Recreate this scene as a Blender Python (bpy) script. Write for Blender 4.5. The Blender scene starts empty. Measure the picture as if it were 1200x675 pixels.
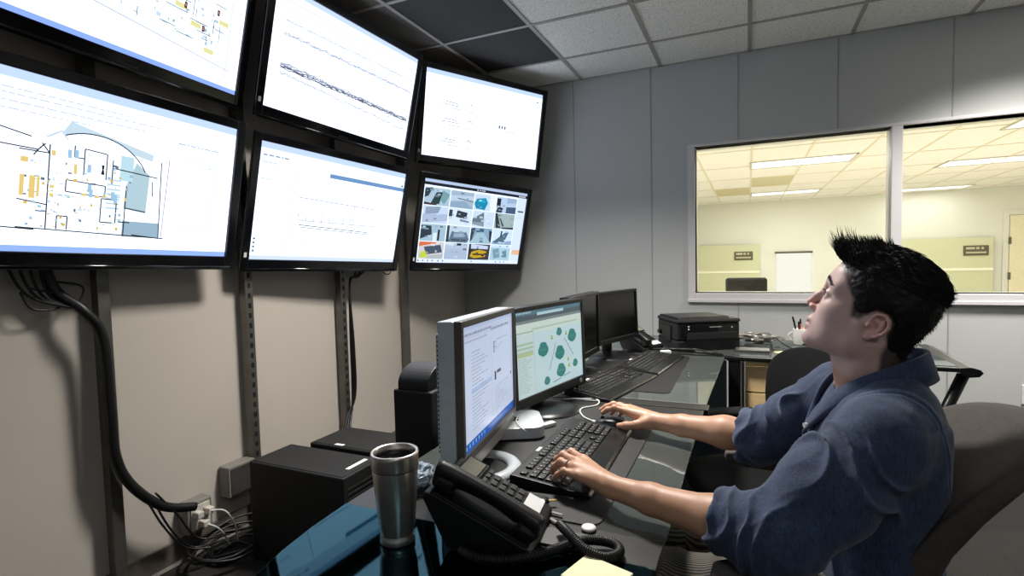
import bpy, bmesh, math, random
import numpy as np
from math import sin, cos, pi, radians
from mathutils import Matrix, Vector, noise
random.seed(4); rng = np.random.RandomState(7)
sc = bpy.context.scene
COL = sc.collection

# ------------------------------------------------------------------ helpers
def lin(c):
    return tuple(((v/255)/12.92 if v/255 <= .04045 else ((v/255+.055)/1.055)**2.4) for v in c)

MATS = {}
def mat(name, rgb, rough=.5, metal=0., var=.06, scale=30., bump=0., bscale=200., spec=.5, trans=0., alpha=1., coat=0., sheen=0.):
    """procedural principled material: a noise drives a slight colour variation and an optional bump"""
    if name in MATS: return MATS[name]
    m = bpy.data.materials.new(name); m.use_nodes = True; nt = m.node_tree; N = nt.nodes; L = nt.links
    b = N['Principled BSDF']; c = lin(rgb)
    tc = N.new('ShaderNodeTexCoord'); nz = N.new('ShaderNodeTexNoise'); nz.inputs['Scale'].default_value = scale; nz.inputs['Detail'].default_value = 3
    L.new(tc.outputs['Object'], nz.inputs['Vector'])
    r = N.new('ShaderNodeValToRGB')
    r.color_ramp.elements[0].position = .3; r.color_ramp.elements[1].position = .7
    r.color_ramp.elements[0].color = (*[v*(1-var) for v in c], 1); r.color_ramp.elements[1].color = (*[min(1, v*(1+var)) for v in c], 1)
    L.new(nz.outputs['Fac'], r.inputs['Fac']); L.new(r.outputs['Color'], b.inputs['Base Color'])
    b.inputs['Roughness'].default_value = rough; b.inputs['Metallic'].default_value = metal
    b.inputs['Specular IOR Level'].default_value = spec
    b.inputs['Transmission Weight'].default_value = trans; b.inputs['Alpha'].default_value = alpha
    b.inputs['Coat Weight'].default_value = coat; b.inputs['Sheen Weight'].default_value = sheen
    if bump:
        n2 = N.new('ShaderNodeTexNoise'); n2.inputs['Scale'].default_value = bscale; n2.inputs['Detail'].default_value = 4
        L.new(tc.outputs['Object'], n2.inputs['Vector'])
        bp = N.new('ShaderNodeBump'); bp.inputs['Strength'].default_value = bump; bp.inputs['Distance'].default_value = .002
        L.new(n2.outputs['Fac'], bp.inputs['Height']); L.new(bp.outputs['Normal'], b.inputs['Normal'])
    MATS[name] = m; return m

def emit(name, rgb, strength):
    if name in MATS: return MATS[name]
    m = bpy.data.materials.new(name); m.use_nodes = True; N = m.node_tree.nodes; L = m.node_tree.links
    b = N['Principled BSDF']; b.inputs['Base Color'].default_value = (.02, .02, .02, 1)
    b.inputs['Emission Color'].default_value = (*lin(rgb), 1); b.inputs['Emission Strength'].default_value = strength
    MATS[name] = m; return m

class MB:
    """collects shapes into one mesh"""
    def __init__(s): s.v = []; s.f = []; s.m = []; s.sm = []; s.c = []
    def add(s, V, F, mi=0, smooth=False, M=None, col=None):
        o = len(s.v)
        for p in V:
            p = Vector(p)
            s.v.append(tuple(M @ p) if M is not None else tuple(p))
        for f in F:
            s.f.append(tuple(i+o for i in f)); s.m.append(mi); s.sm.append(smooth); s.c.append(col)
        return s
    def bmesh(s, bm, mi=0, smooth=False, M=None):
        bm.verts.index_update()
        s.add([v.co.copy() for v in bm.verts], [[v.index for v in f.verts] for f in bm.faces], mi, smooth, M); bm.free(); return s
    def box(s, c, d, r=0., mi=0, M=None, seg=2, smooth=False):
        bm = bmesh.new(); bmesh.ops.create_cube(bm, size=1)
        for v in bm.verts: v.co = Vector((v.co.x*d[0]+c[0], v.co.y*d[1]+c[1], v.co.z*d[2]+c[2]))
        if r: bmesh.ops.bevel(bm, geom=bm.edges[:], offset=min(r, min(d)*.49), segments=seg, affect='EDGES', profile=.5)
        return s.bmesh(bm, mi, smooth, M)
    def bx(s, x0, x1, y0, y1, z0, z1, r=0., mi=0, M=None, seg=2):
        return s.box(((x0+x1)/2, (y0+y1)/2, (z0+z1)/2), (abs(x1-x0), abs(y1-y0), abs(z1-z0)), r, mi, M, seg)
    def cyl(s, a, b, r, r2=None, n=20, mi=0, smooth=True, M=None, caps=True):
        a = Vector(a); b = Vector(b); r2 = r if r2 is None else r2
        q = (b-a).to_track_quat('Z', 'Y'); V = []; F = []
        for p, rr in ((a, r), (b, r2)):
            for i in range(n):
                t = 2*pi*i/n; V.append(p+q @ Vector((rr*cos(t), rr*sin(t), 0)))
        for i in range(n): F.append((i, (i+1) % n, n+(i+1) % n, n+i))
        s.add(V, F, mi, smooth, M)
        if caps: s.add(V, [tuple(range(n))[::-1], tuple(range(n, 2*n))], mi, False, M)
        return s
    def lathe(s, prof, n=32, mi=0, M=None, smooth=True, center=(0, 0, 0)):
        V = []; F = []
        for r, z in prof:
            for i in range(n):
                t = 2*pi*i/n; V.append((center[0]+r*cos(t), center[1]+r*sin(t), center[2]+z))
        for k in range(len(prof)-1):
            for i in range(n):
                F.append((k*n+i, k*n+(i+1) % n, (k+1)*n+(i+1) % n, (k+1)*n+i))
        return s.add(V, F, mi, smooth, M)
    def tube(s, pts, r, n=10, mi=0, M=None, closed=False, smooth=True, sc=(1, 1)):
        pts = [Vector(p) for p in pts]; m = len(pts); rr = r if hasattr(r, '__len__') else [r]*m
        V = []; F = []; up = None
        for i, p in enumerate(pts):
            t = (pts[(i+1) % m]-pts[i-1]) if closed else (pts[min(i+1, m-1)]-pts[max(i-1, 0)])
            t.normalize()
            if up is None: up = t.orthogonal().normalized()
            up = (up-t*up.dot(t)).normalized(); w = t.cross(up)
            for k in range(n):
                a = 2*pi*k/n; V.append(p+up*(cos(a)*rr[i]*sc[0])+w*(sin(a)*rr[i]*sc[1]))
        for i in range(m if closed else m-1):
            j = (i+1) % m
            for k in range(n): F.append((i*n+k, i*n+(k+1) % n, j*n+(k+1) % n, j*n+k))
        if not closed: F += [tuple(range(n))[::-1], tuple(range((m-1)*n, m*n))]
        return s.add(V, F, mi, smooth, M)
    def prism(s, poly, z0, z1, mi=0, M=None, axis='z', r=0.):
        """extrude a 2-D outline; axis z: (x,y)->(x,y,z), axis y: (x,z) outline along y, axis x: (y,z) outline along x"""
        bm = bmesh.new()
        def P(a, b, t): return {'z': (a, b, t), 'y': (a, t, b), 'x': (t, a, b)}[axis]
        lo = [bm.verts.new(P(a, b, z0)) for a, b in poly]; hi = [bm.verts.new(P(a, b, z1)) for a, b in poly]
        n = len(poly); bm.faces.new(lo[::-1]); bm.faces.new(hi)
        for i in range(n): bm.faces.new((lo[i], lo[(i+1) % n], hi[(i+1) % n], hi[i]))
        bmesh.ops.recalc_face_normals(bm, faces=bm.faces[:])
        if r: bmesh.ops.bevel(bm, geom=bm.edges[:], offset=r, segments=2, affect='EDGES', profile=.5)
        return s.bmesh(bm, mi, False, M)
    def obj(s, name, mats, parent=None, label=None, cat=None, group=None, kind=None, M=None):
        me = bpy.data.meshes.new(name); me.from_pydata([tuple(v) for v in s.v], [], s.f)
        for m in (mats if isinstance(mats, (list, tuple)) else [mats]): me.materials.append(m)
        me.polygons.foreach_set('material_index', s.m); me.polygons.foreach_set('use_smooth', s.sm)
        if any(c is not None for c in s.c):
            ca = me.color_attributes.new('Col', 'FLOAT_COLOR', 'CORNER'); arr = []
            for p in me.polygons:
                c = s.c[p.index] or (1, 1, 1)
                arr += [c[0], c[1], c[2], 1.]*p.loop_total
            ca.data.foreach_set('color', arr)
        me.update()
        o = bpy.data.objects.new(name, me); COL.objects.link(o)
        if parent is not None: o.parent = parent
        if M is not None: o.matrix_basis = M
        tag(o, label, cat, group, kind); return o

def tag(o, label=None, cat=None, group=None, kind=None):
    for k, v in (('label', label), ('category', cat), ('group', group), ('kind', kind)):
        if v: o[k] = v
    return o
def thing(name, label, cat, loc=(0, 0, 0), rz=0., group=None, M=None):
    o = bpy.data.objects.new(name, None); COL.objects.link(o); o.empty_display_size = .05
    if M is not None: o.matrix_basis = M
    else: o.location = loc; o.rotation_euler = (0, 0, rz)
    return tag(o, label, cat, group)
def struct(name, mb, mats): return mb.obj(name, mats, kind='structure')
def copy_tree(o, parent=None):
    c = o.copy(); COL.objects.link(c); c.parent = parent
    for ch in list(o.children): copy_tree(ch, c)
    return c
def frame(pos, yaw, tilt=0., roll=0.):
    """matrix whose X is the screen's right, Y its up, Z the way it faces"""
    y, t, r = radians(yaw), radians(tilt), radians(roll)
    n = Vector((cos(y)*cos(t), sin(y)*cos(t), -sin(t))); R = Vector((-sin(y), cos(y), 0)); U = n.cross(R)
    R2 = R*cos(r)+U*sin(r); U2 = U*cos(r)-R*sin(r)
    M = Matrix((R2, U2, n)).transposed().to_4x4(); M.translation = Vector(pos); return M

# ------------------------------------------------------------------ camera
def make_camera():
    y, p, r = radians(24.2), radians(3.1), radians(1.42)
    f = Vector((-sin(y)*cos(p), cos(y)*cos(p), -sin(p))); R = f.cross(Vector((0, 0, 1))).normalized(); U = R.cross(f)
    R2 = R*cos(r)-U*sin(r); U2 = U*cos(r)+R*sin(r)
    cam = bpy.data.cameras.new('camera'); o = bpy.data.objects.new('camera', cam); COL.objects.link(o)
    M = Matrix((R2, U2, -f)).transposed().to_4x4(); M.translation = Vector((0, 0, 1.32)); o.matrix_world = M
    cam.sensor_width = 36; cam.lens = 617/1200*36; cam.clip_start = .02; cam.clip_end = 100
    sc.camera = o
make_camera()
sc.view_settings.view_transform = 'Standard'; sc.view_settings.look = 'None'; sc.view_settings.gamma = 1
sc.view_settings.use_curve_mapping = False; sc.view_settings.exposure = 0.0
w = bpy.data.worlds.new('world'); sc.world = w; w.use_nodes = True
w.node_tree.nodes['Background'].inputs['Color'].default_value = (.01, .011, .013, 1)

# ------------------------------------------------------------------ the room
XL, YB, ZC, XR, YF = -2.334, 4.164, 2.745, 3.3, -1.8
def wall_mat(name, rgb):
    m = mat(name, rgb, rough=.55, var=.015, scale=3, bump=.15, bscale=350, spec=.3); return m
WALLB = wall_mat('painted back wall', (188, 190, 188)); WALLL = wall_mat('painted left wall', (192, 184, 174))
def carpet():
    m = bpy.data.materials.new('dark carpet'); m.use_nodes = True; N = m.node_tree.nodes; L = m.node_tree.links; b = N['Principled BSDF']
    tc = N.new('ShaderNodeTexCoord'); n1 = N.new('ShaderNodeTexNoise'); n1.inputs['Scale'].default_value = 260; n1.inputs['Detail'].default_value = 2
    r = N.new('ShaderNodeValToRGB'); r.color_ramp.elements[0].position = .35; r.color_ramp.elements[1].position = .68
    r.color_ramp.elements[0].color = (*lin((14, 13, 12)), 1); r.color_ramp.elements[1].color = (*lin((40, 38, 34)), 1)
    br = N.new('ShaderNodeTexBrick'); br.offset = 0; br.inputs['Scale'].default_value = 1; br.inputs['Brick Width'].default_value = .5; br.inputs['Row Height'].default_value = .5
    br.inputs['Mortar Size'].default_value = .003; br.inputs['Color1'].default_value = (1, 1, 1, 1); br.inputs['Color2'].default_value = (.93, .93, .93, 1); br.inputs['Mortar'].default_value = (.45, .45, .45, 1)
    mx = N.new('ShaderNodeMix'); mx.data_type = 'RGBA'; mx.blend_type = 'MULTIPLY'; mx.inputs[0].default_value = 1
    L.new(tc.outputs['Object'], n1.inputs['Vector']); L.new(tc.outputs['Object'], br.inputs['Vector']); L.new(n1.outputs['Fac'], r.inputs['Fac'])
    L.new(r.outputs['Color'], mx.inputs[6]); L.new(br.outputs['Color'], mx.inputs[7]); L.new(mx.outputs[2], b.inputs['Base Color'])
    bp = N.new('ShaderNodeBump'); bp.inputs['Strength'].default_value = .6; bp.inputs['Distance'].default_value = .004; L.new(n1.outputs['Fac'], bp.inputs['Height']); L.new(bp.outputs['Normal'], b.inputs['Normal'])
    b.inputs['Roughness'].default_value = .95; return m
struct('floor', MB().bx(XL-.1, XR+.1, YF-.1, YB, -.1, 0), carpet())
struct('wall_left', MB().bx(XL-.1, XL, YF-.1, YB+.1, 0, ZC), WALLL)
struct('wall_right', MB().bx(XR, XR+.1, YF-.1, YB+.1, 0, ZC), WALLB)
struct('wall_front', MB().bx(XL, XR, YF-.1, YF, 0, ZC), WALLB)
# back wall with the window opening, and its vertical panel joints
WX0, WX1, WZ0, WZ1 = -.36, 2.72, 1.035, 2.115
b = MB(); b.bx(XL, WX0, YB, YB+.12, 0, ZC); b.bx(WX1, XR, YB, YB+.12, 0, ZC); b.bx(WX0, WX1, YB, YB+.12, 0, WZ0); b.bx(WX0, WX1, YB, YB+.12, WZ1, ZC)
struct('wall_back', b, WALLB)
SEAM = mat('panel joint', (160, 158, 158), .6)
b = MB()
for k in range(-2, 5):
    x = -.065+.612*k
    for z0, z1 in ([(0, ZC)] if x < WX0-.06 or x > WX1+.06 else [(0, WZ0-.05), (WZ1+.02, ZC)]): b.bx(x-.0035, x+.0035, YB-.0025, YB, z0, z1)
struct('trim_1', b, SEAM)
BASE = mat('vinyl baseboard', (92, 84, 78), .5, var=.05)
b = MB().prism([(XL, 0), (XL+.022, 0), (XL+.012, .012), (XL+.008, .1), (XL, .104)], YF, YB, axis='y')
struct('baseboard_left', b, BASE)
b = MB().prism([(YB, 0), (YB-.022, 0), (YB-.012, .012), (YB-.008, .1), (YB, .104)], XL+.03, XR, axis='x'); struct('baseboard_back', b, BASE)
# suspended ceiling: tiles and tee bars
def tile_mat(name, rgb, holes=(.5, .56)):
    m = bpy.data.materials.new(name); m.use_nodes = True; N = m.node_tree.nodes; L = m.node_tree.links; b = N['Principled BSDF']
    tc = N.new('ShaderNodeTexCoord'); n1 = N.new('ShaderNodeTexVoronoi'); n1.inputs['Scale'].default_value = 85; n1.inputs['Randomness'].default_value = 1
    n2 = N.new('ShaderNodeTexNoise'); n2.inputs['Scale'].default_value = 60; n2.inputs['Detail'].default_value = 5
    ad = N.new('ShaderNodeMath'); ad.operation = 'MULTIPLY'
    r = N.new('ShaderNodeValToRGB'); c = lin(rgb); r.color_ramp.elements[0].position = .06; r.color_ramp.elements[1].position = .17
    r.color_ramp.elements[0].color = (*[v*.5 for v in c], 1); r.color_ramp.elements[1].color = (*c, 1)
    L.new(tc.outputs['Object'], n1.inputs['Vector']); L.new(tc.outputs['Object'], n2.inputs['Vector'])
    L.new(n1.outputs['Distance'], ad.inputs[0]); L.new(n2.outputs['Fac'], ad.inputs[1]); L.new(ad.outputs[0], r.inputs['Fac']); L.new(r.outputs['Color'], b.inputs['Base Color'])
    bp = N.new('ShaderNodeBump'); bp.inputs['Strength'].default_value = .5; bp.inputs['Distance'].default_value = .003; L.new(ad.outputs[0], bp.inputs['Height']); L.new(bp.outputs['Normal'], b.inputs['Normal'])
    b.inputs['Roughness'].default_value = .9; return m
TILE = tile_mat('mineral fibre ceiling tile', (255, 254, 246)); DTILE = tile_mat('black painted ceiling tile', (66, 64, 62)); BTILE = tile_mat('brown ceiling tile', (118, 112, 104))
gx = [XL-.1]+[.01+.612*k for k in range(-3, 6)]+[XR+.1]; gy = [YF-.1]+[3.675+.612*k for k in range(-8, 1)]+[YB]
b = MB()
for i in range(len(gx)-1):
    for j in range(len(gy)-1):
        mi = 0
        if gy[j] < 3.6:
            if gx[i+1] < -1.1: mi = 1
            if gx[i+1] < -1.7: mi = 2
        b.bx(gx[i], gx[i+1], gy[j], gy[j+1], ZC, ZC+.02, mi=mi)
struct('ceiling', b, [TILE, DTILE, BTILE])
TEE = mat('ceiling tee bar', (176, 172, 164), .5)
b = MB()
for x in gx[1:-1]: b.bx(x-.012, x+.012, YF, YB, ZC-.006, ZC+.001)
for y in gy[1:-1]: b.bx(XL, XR, y-.012, y+.012, ZC-.0055, ZC+.001)
b.bx(XL, XL+.02, YF, YB, ZC-.006, ZC); b.bx(XL, XR, YB-.02, YB, ZC-.006, ZC)
struct('trim_2', b, TEE)
# window: frame, mullion, sill, panes
WFR = mat('window frame paint', (208, 205, 206), .4, var=.01)
wt = thing('window_1', None, None); wt['kind'] = 'structure'
MX0, MX1 = .845, .905
b = MB(); t = .036; y0, y1 = YB-.018, YB+.13
b.bx(WX0-.05, WX0, y0, y1, WZ0-.055, WZ1+.02, .003); b.bx(WX1, WX1+.05, y0, y1, WZ0-.055, WZ1+.02, .003)
b.bx(WX0, WX1, y0-.004, y1, WZ0-.06, WZ0, .003); b.bx(WX0, WX1, y0, y1, WZ1, WZ1+.02, .003); b.bx(MX0, MX1, y0, y1, WZ0, WZ1, .003); b.bx(WX0-.055, WX1+.055, y0-.012, y0+.01, WZ0-.068, WZ0-.045, .002)
b.obj('window_frame', WFR, wt)['kind'] = 'structure'
GL = bpy.data.materials.new('window pane glass'); GL.use_nodes = True
_N = GL.node_tree.nodes; _L = GL.node_tree.links; _N.remove(_N['Principled BSDF'])
_t = _N.new('ShaderNodeBsdfTransparent'); _t.inputs['Color'].default_value = (.97, .98, .97, 1); _g = _N.new('ShaderNodeBsdfGlossy'); _g.inputs['Roughness'].default_value = .01; _m = _N.new('ShaderNodeMixShader')
_fr = _N.new('ShaderNodeFresnel'); _fr.inputs['IOR'].default_value = 1.45
_L.new(_fr.outputs[0], _m.inputs[0]); _L.new(_t.outputs[0], _m.inputs[1]); _L.new(_g.outputs[0], _m.inputs[2]); _L.new(_m.outputs[0], _N['Material Output'].inputs['Surface'])
for xa, xb in ((WX0, MX0), (MX1, WX1)):
    MB().bx(xa, xb, YB+.05, YB+.056, WZ0, WZ1).obj('window_pane', GL, wt)['kind'] = 'structure'

# ------------------------------------------------------------------ the room seen through the window
CR = mat('cream wall paint', (228, 228, 216), .6, var=.01, scale=2); CC = mat('cream ceiling tile', (244, 240, 232), .8, var=.03, scale=60, bump=.2, bscale=200)
OZ, OY, OX0, OX1 = 2.52, 13.6, -2.0, 9.0
struct('floor', MB().bx(OX0, OX1, YB+.12, OY+.1, -.1, 0), mat('beige carpet', (226, 220, 204), .9))
struct('wall_far', MB().bx(OX0, OX1, OY, OY+.1, 0, 2.8), CR)
struct('wall_far_left', MB().bx(OX0-.1, OX0, YB+.12, OY, 0, 2.8), CR); struct('wall_far_right', MB().bx(OX1, OX1+.1, YB+.12, OY, 0, 2.8), CR)
struct('wall_far_near', MB().bx(OX0, WX0, YB+.13, YB+.2, 0, 2.8).bx(WX1, OX1, YB+.13, YB+.2, 0, 2.8).bx(WX0, WX1, YB+.13, YB+.2, 0, WZ0).bx(WX0, WX1, YB+.13, YB+.2, WZ1, 2.8), CR)
ogx = [OX0]+[.04+.62*k for k in range(-3, 15)]+[OX1]; ogy = [YB+.12]+[4.25+1.26*k for k in range(1, 8)]+[OY]
RC = mat('recessed open tile', (208, 198, 160), .8)
b = MB()
for i in range(len(ogx)-1):
    for j in range(len(ogy)-1):
        mi = 1 if (abs(ogx[i]-.04) < .05 and 9.0 < ogy[j] < 10.3) or (abs(ogx[i]+.58) < .05 and 10.4 < ogy[j] < 11) else 0
        b.bx(ogx[i], ogx[i+1], ogy[j], ogy[j+1], OZ, OZ+.02, mi=mi)
struct('ceiling', b, [CC, RC])
b = MB()
for x in ogx[1:-1]: b.bx(x-.012, x+.012, YB+.2, OY, OZ-.006, OZ+.001)
for y in ogy[1:-1]: b.bx(OX0, OX1, y-.012, y+.012, OZ-.0055, OZ+.001)
struct('trim_3', b, mat('cream tee bar', (226, 216, 190), .6))
TROF = emit('lit fluorescent diffuser', (255, 252, 240), 1.5); TROFF = mat('fixture frame enamel', (196, 188, 164), .5)
def troffer(x, y, z, wx, wy, label, group=None, energy=0, color=(1, 1, 1), em=None, size=None, spread=180):
    t_ = thing('ceiling_light', label, 'ceiling light', (x, y, z), group=group)
    MB().bx(-wx/2, wx/2, -wy/2, -wy/2+.02, -.012, .03).bx(-wx/2, wx/2, wy/2-.02, wy/2, -.012, .03).bx(-wx/2, -wx/2+.02, -wy/2, wy/2, -.012, .03).bx(wx/2-.02, wx/2, -wy/2, wy/2, -.012, .03).obj('frame', TROFF, t_)
    MB().bx(-wx/2+.02, wx/2-.02, -wy/2+.02, wy/2-.02, -.004, .01).obj('diffuser', em or TROF, t_)
    if energy:
        l = bpy.data.lights.new('tube', 'AREA'); l.shape = 'RECTANGLE'; s_ = size or (wx*.9, wy*.9); l.size, l.size_y = s_; l.energy = energy; l.color = color; l.spread = radians(spread)
        lo = bpy.data.objects.new('tube_light', l); COL.objects.link(lo); lo.parent = t_; lo.location = (0, 0, -.03)
    return t_
G = 'lit ceiling lights in the room beyond the window'
WARM = (1, .985, .955)
for x, y, lab in ((.63, 8.0, 'lit ceiling panel behind the left window pane, nearest one above the small sign'), (.66, 11.9, 'dimmer distant ceiling panel low behind the left window pane, farther of two there'),
                  (3.1, 9.4, 'lit ceiling panel in the middle height of the right window pane'), (2.95, 6.7, 'lit ceiling panel cut off at the top right corner of the picture'), (3.3, 13.0, 'faint lowest ceiling panel behind the right window pane next to the mullion')):
    troffer(x, y, OZ, 1.22, .62, lab, G, 58 if y < 11 else (30 if y < 12.5 else 9), WARM)
for x, y, lab in ((5.9, 6.5, 'added fill panel of the bright room, right of the picture edge'), (5.9, 9.5, 'farther added fill panel of the bright room, right of the picture edge'), (-1.1, 6.0, 'added fill panel of the bright room hidden left of the window')):
    troffer(x, y, OZ, 1.22, .62, lab, G, 46, WARM)  # lamps added out of view to brighten the far room
PAN = mat('pale green partition', (210, 212, 176), .5, var=.01); SIGN = mat('dark sign plate', (92, 86, 64), .5); SIGNW = mat('sign lettering', (196, 190, 160), .5); RAIL = mat('white rail', (250, 246, 226), .4)
def partition(x0, x1, xs, lab, lab2):
    p = thing('partition', lab, 'partition', ((x0+x1)/2, OY-.08, 0)); w_ = (x1-x0)/2
    MB().bx(-w_, w_, -.04, .04, 0, 1.53, .004).obj('panel', PAN, p); MB().bx(-w_, w_, -.055, -.041, .87, .92).obj('rail', RAIL, p)
    s_ = thing('wall_sign', lab2, 'sign', (xs, OY-.13, 1.27)); MB().bx(-.2, .2, -.01, .008, -.1, .1, .004).obj('plate', SIGN, s_)
    bb = MB()
    for i, (a, c) in enumerate(((-.16, -.02), (.0, .05), (.08, .12))): bb.bx(a, c, -.013, -.0105, .025, .07)
    bb.bx(-.16, .16, -.013, -.0105, -.055, -.025); bb.obj('lettering', SIGNW, s_)
partition(-1.9, .24, -.1, 'pale green low partition behind left window pane with white rail', 'small dark sign on pale green partition behind left window pane')
partition(2.9, 4.45, 4.17, 'pale green low partition behind right window pane above the head', 'small dark sign on pale green partition behind right window pane')
bl = thing('roller_blind', 'bright white roller blind on far cream wall beside the face', 'blind', (.94, OY-.02, 0))
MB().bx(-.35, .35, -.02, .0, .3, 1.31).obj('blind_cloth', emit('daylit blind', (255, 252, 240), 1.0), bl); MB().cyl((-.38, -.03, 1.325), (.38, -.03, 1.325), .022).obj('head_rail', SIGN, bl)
d = MB().bx(4.72, 5.65, OY-.04, OY-.001, 0, 1.95, .003); dd = d.obj('door_1', mat('cream door', (238, 228, 196), .5)); dd['kind'] = 'structure'
b = MB().bx(4.62, 4.71, OY-.03, OY-.001, 0, 2.05).bx(5.66, 5.75, OY-.03, OY-.001, 0, 2.05).bx(4.71, 5.66, OY-.03, OY-.001, 1.96, 2.05); o = b.obj('door_frame', CR, dd); o['kind'] = 'structure'
b = MB()
for z in (.75, 1.45): b.bx(4.7, 4.74, OY-.06, OY-.04, z-.07, z+.07)
b.obj('hinge', SIGN, dd)
c = thing('office_chair', 'black chair back showing just above the window sill in the bright room', 'chair', (-.02, 6.0, 0))
FAB0 = mat('dark grey chair fabric', (52, 50, 46), .9, bump=.4, bscale=500)
MB().box((0, .02, .84), (.40, .06, .46), .03, seg=3).obj('backrest', FAB0, c); MB().box((0, -.2, .47), (.46, .44, .07), .03).obj('seat', FAB0, c); MB().cyl((0, -.2, .05), (0, -.2, .44), .025).bx(-.03, .03, -.04, .0, .47, .7).obj('stem', FAB0, c)
b = MB()
for k in range(5): b.cyl((0, -.2, .08), (.28*cos(k*1.2566), -.2+.28*sin(k*1.2566), .035), .02)
b.obj('base', FAB0, c)

# ------------------------------------------------------------------ ceiling lights of this room
OFFD = emit('room fluorescent diffuser', (255, 250, 240), 2.0)
troffer(-.908, 2.145, ZC, .6, .6, 'square ceiling light above the middle desk just over the top of the picture', 'lit square ceiling lights of this room', 61, (1, .955, .90), OFFD, (.40, .40), 128)
troffer(1.54, 3.369, ZC, .6, .6, 'square ceiling light at the right, out of frame', 'lit square ceiling lights of this room', 56, (1, .955, .9), OFFD, (.4, .4), 122)
troffer(.93, -.9, ZC, .6, .6, 'added fill light behind the viewer, shaped as a square ceiling light', None, 10, (.95, .97, 1), OFFD)  # fill lamp added behind the viewer to lift the dim upper walls
# ------------------------------------------------------------------ screens
def screen_mat(name, strength, tint=(.87, .95, 1.12, 1)):
    m = bpy.data.materials.new(name); m.use_nodes = True; N = m.node_tree.nodes; L = m.node_tree.links; b = N['Principled BSDF']
    a = N.new('ShaderNodeAttribute'); a.attribute_name = 'Col'
    b.inputs['Base Color'].default_value = (.01, .01, .012, 1); b.inputs['Roughness'].default_value = .25
    tn = N.new('ShaderNodeMix'); tn.data_type = 'RGBA'; tn.blend_type = 'MULTIPLY'; tn.inputs[0].default_value = 1; tn.inputs[7].default_value = tint; L.new(a.outputs['Color'], tn.inputs[6]); L.new(tn.outputs[2], b.inputs['Emission Color']); b.inputs['Emission Strength'].default_value = strength; return m
SCR = screen_mat('lit television picture', 1.8); SCRM = screen_mat('lit monitor picture', 1.15, (.93, .98, 1.02, 1))
class Canvas(MB):
    """a lit picture in metres: u to the right, v down, both 0..1"""
    def __init__(s, w_, h_, bg=(250, 251, 254)):
        super().__init__(); s.w = w_; s.h = h_; s.k = 0; s.bgr = bg[0]
        s.quad(0, 0, 1, 1, bg)
    def p(s, u, v, z): return ((u-.5)*s.w, (.5-v)*s.h, z)
    def poly(s, pts, c, layer=1):
        s.k += 1; z = .00012*layer+.0000012*s.k
        q = [s.p(u, v, z) for u, v in pts]
        ar = sum(q[i][0]*q[(i+1) % len(q)][1]-q[(i+1) % len(q)][0]*q[i][1] for i in range(len(q)))
        if ar < 0: q = q[::-1]
        e = lin(c)
        if s.w > .9 and layer >= 2 and s.bgr > 247 and max(c) < 246: e = tuple(x**1.5 for x in e)
        y_ = sum(e)/3; t_ = min(1, max(0, (y_-.84)/.11)); g_ = (1-t_)/1.6+t_; s.add(q, [tuple(range(len(q)))], 0, False, None, tuple(x*g_ for x in e))
    def quad(s, a, b, c, d, col, layer=0): s.poly([(a, b), (c, b), (c, d), (a, d)], col, layer)
    def line(s, a, b, c, d, col, t=.0012, layer=3):
        if s.w > .9: t = max(t, .0042); col = tuple(255*(x/255)**1.25 for x in col)
        ax, ay, bx_, by_ = a*s.w, b*s.h, c*s.w, d*s.h; L_ = math.hypot(bx_-ax, by_-ay) or 1e-6; nx, ny = -(by_-ay)/L_*t/2, (bx_-ax)/L_*t/2
        s.poly([((ax+nx)/s.w, (ay+ny)/s.h), ((bx_+nx)/s.w, (by_+ny)/s.h), ((bx_-nx)/s.w, (by_-ny)/s.h), ((ax-nx)/s.w, (ay-ny)/s.h)], col, layer)
    def path(s, pts, col, t=.0012, layer=3):
        for a, b in zip(pts, pts[1:]): s.line(*a, *b, col, t, layer)
    def text(s, u, v, wid, hh, col, R=None):
        R = R or random; x = u
        while x < u+wid:
            l = R.uniform(.008, .03); s.quad(x, v, min(x+l, u+wid), v+hh, col, 2); x += l+R.uniform(.004, .01)
    def blob(s, u, v, ru, rv, col, n=12, layer=2, wob=0.):
        s.poly([(u+ru*cos(2*pi*i/n)*(1+wob*(i % 2)), v+rv*sin(2*pi*i/n)*(1+wob*(i % 2))) for i in range(n)], col, layer)

BEZ = mat('glossy black television plastic', (13, 14, 17), .12, var=.1, scale=5, spec=.5); BEZM = mat('black rear casing', (16, 16, 18), .5); CHR = mat('silver trim strip', (200, 200, 205), .15, 1.)
WHT = mat('white sticker', (222, 222, 220), .5); METAL = mat('grey galvanised steel', (112, 110, 104), .42, .75, var=.15, scale=14); DMET = mat('dark grey steel', (46, 44, 42), .45, .5, var=.1)
TW, TH = 1.018, .5726
def ring(mb, w0, h0, w1, h1, z0, z1, mi=0, dy=0., r=0.):
    """flat picture-frame ring from the opening w0 x h0 out to w1 x h1 (shifted dy), as four bevelled bars"""
    mb.bx(-w1/2, -w0/2, -h1/2+dy, h1/2+dy, z0, z1, r, mi).bx(w0/2, w1/2, -h1/2+dy, h1/2+dy, z0, z1, r, mi)
    mb.bx(-w0/2, w0/2, h0/2, h1/2+dy, z0, z1, r, mi).bx(-w0/2, w0/2, -h1/2+dy, -h0/2, z0, z1, r, mi)
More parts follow.
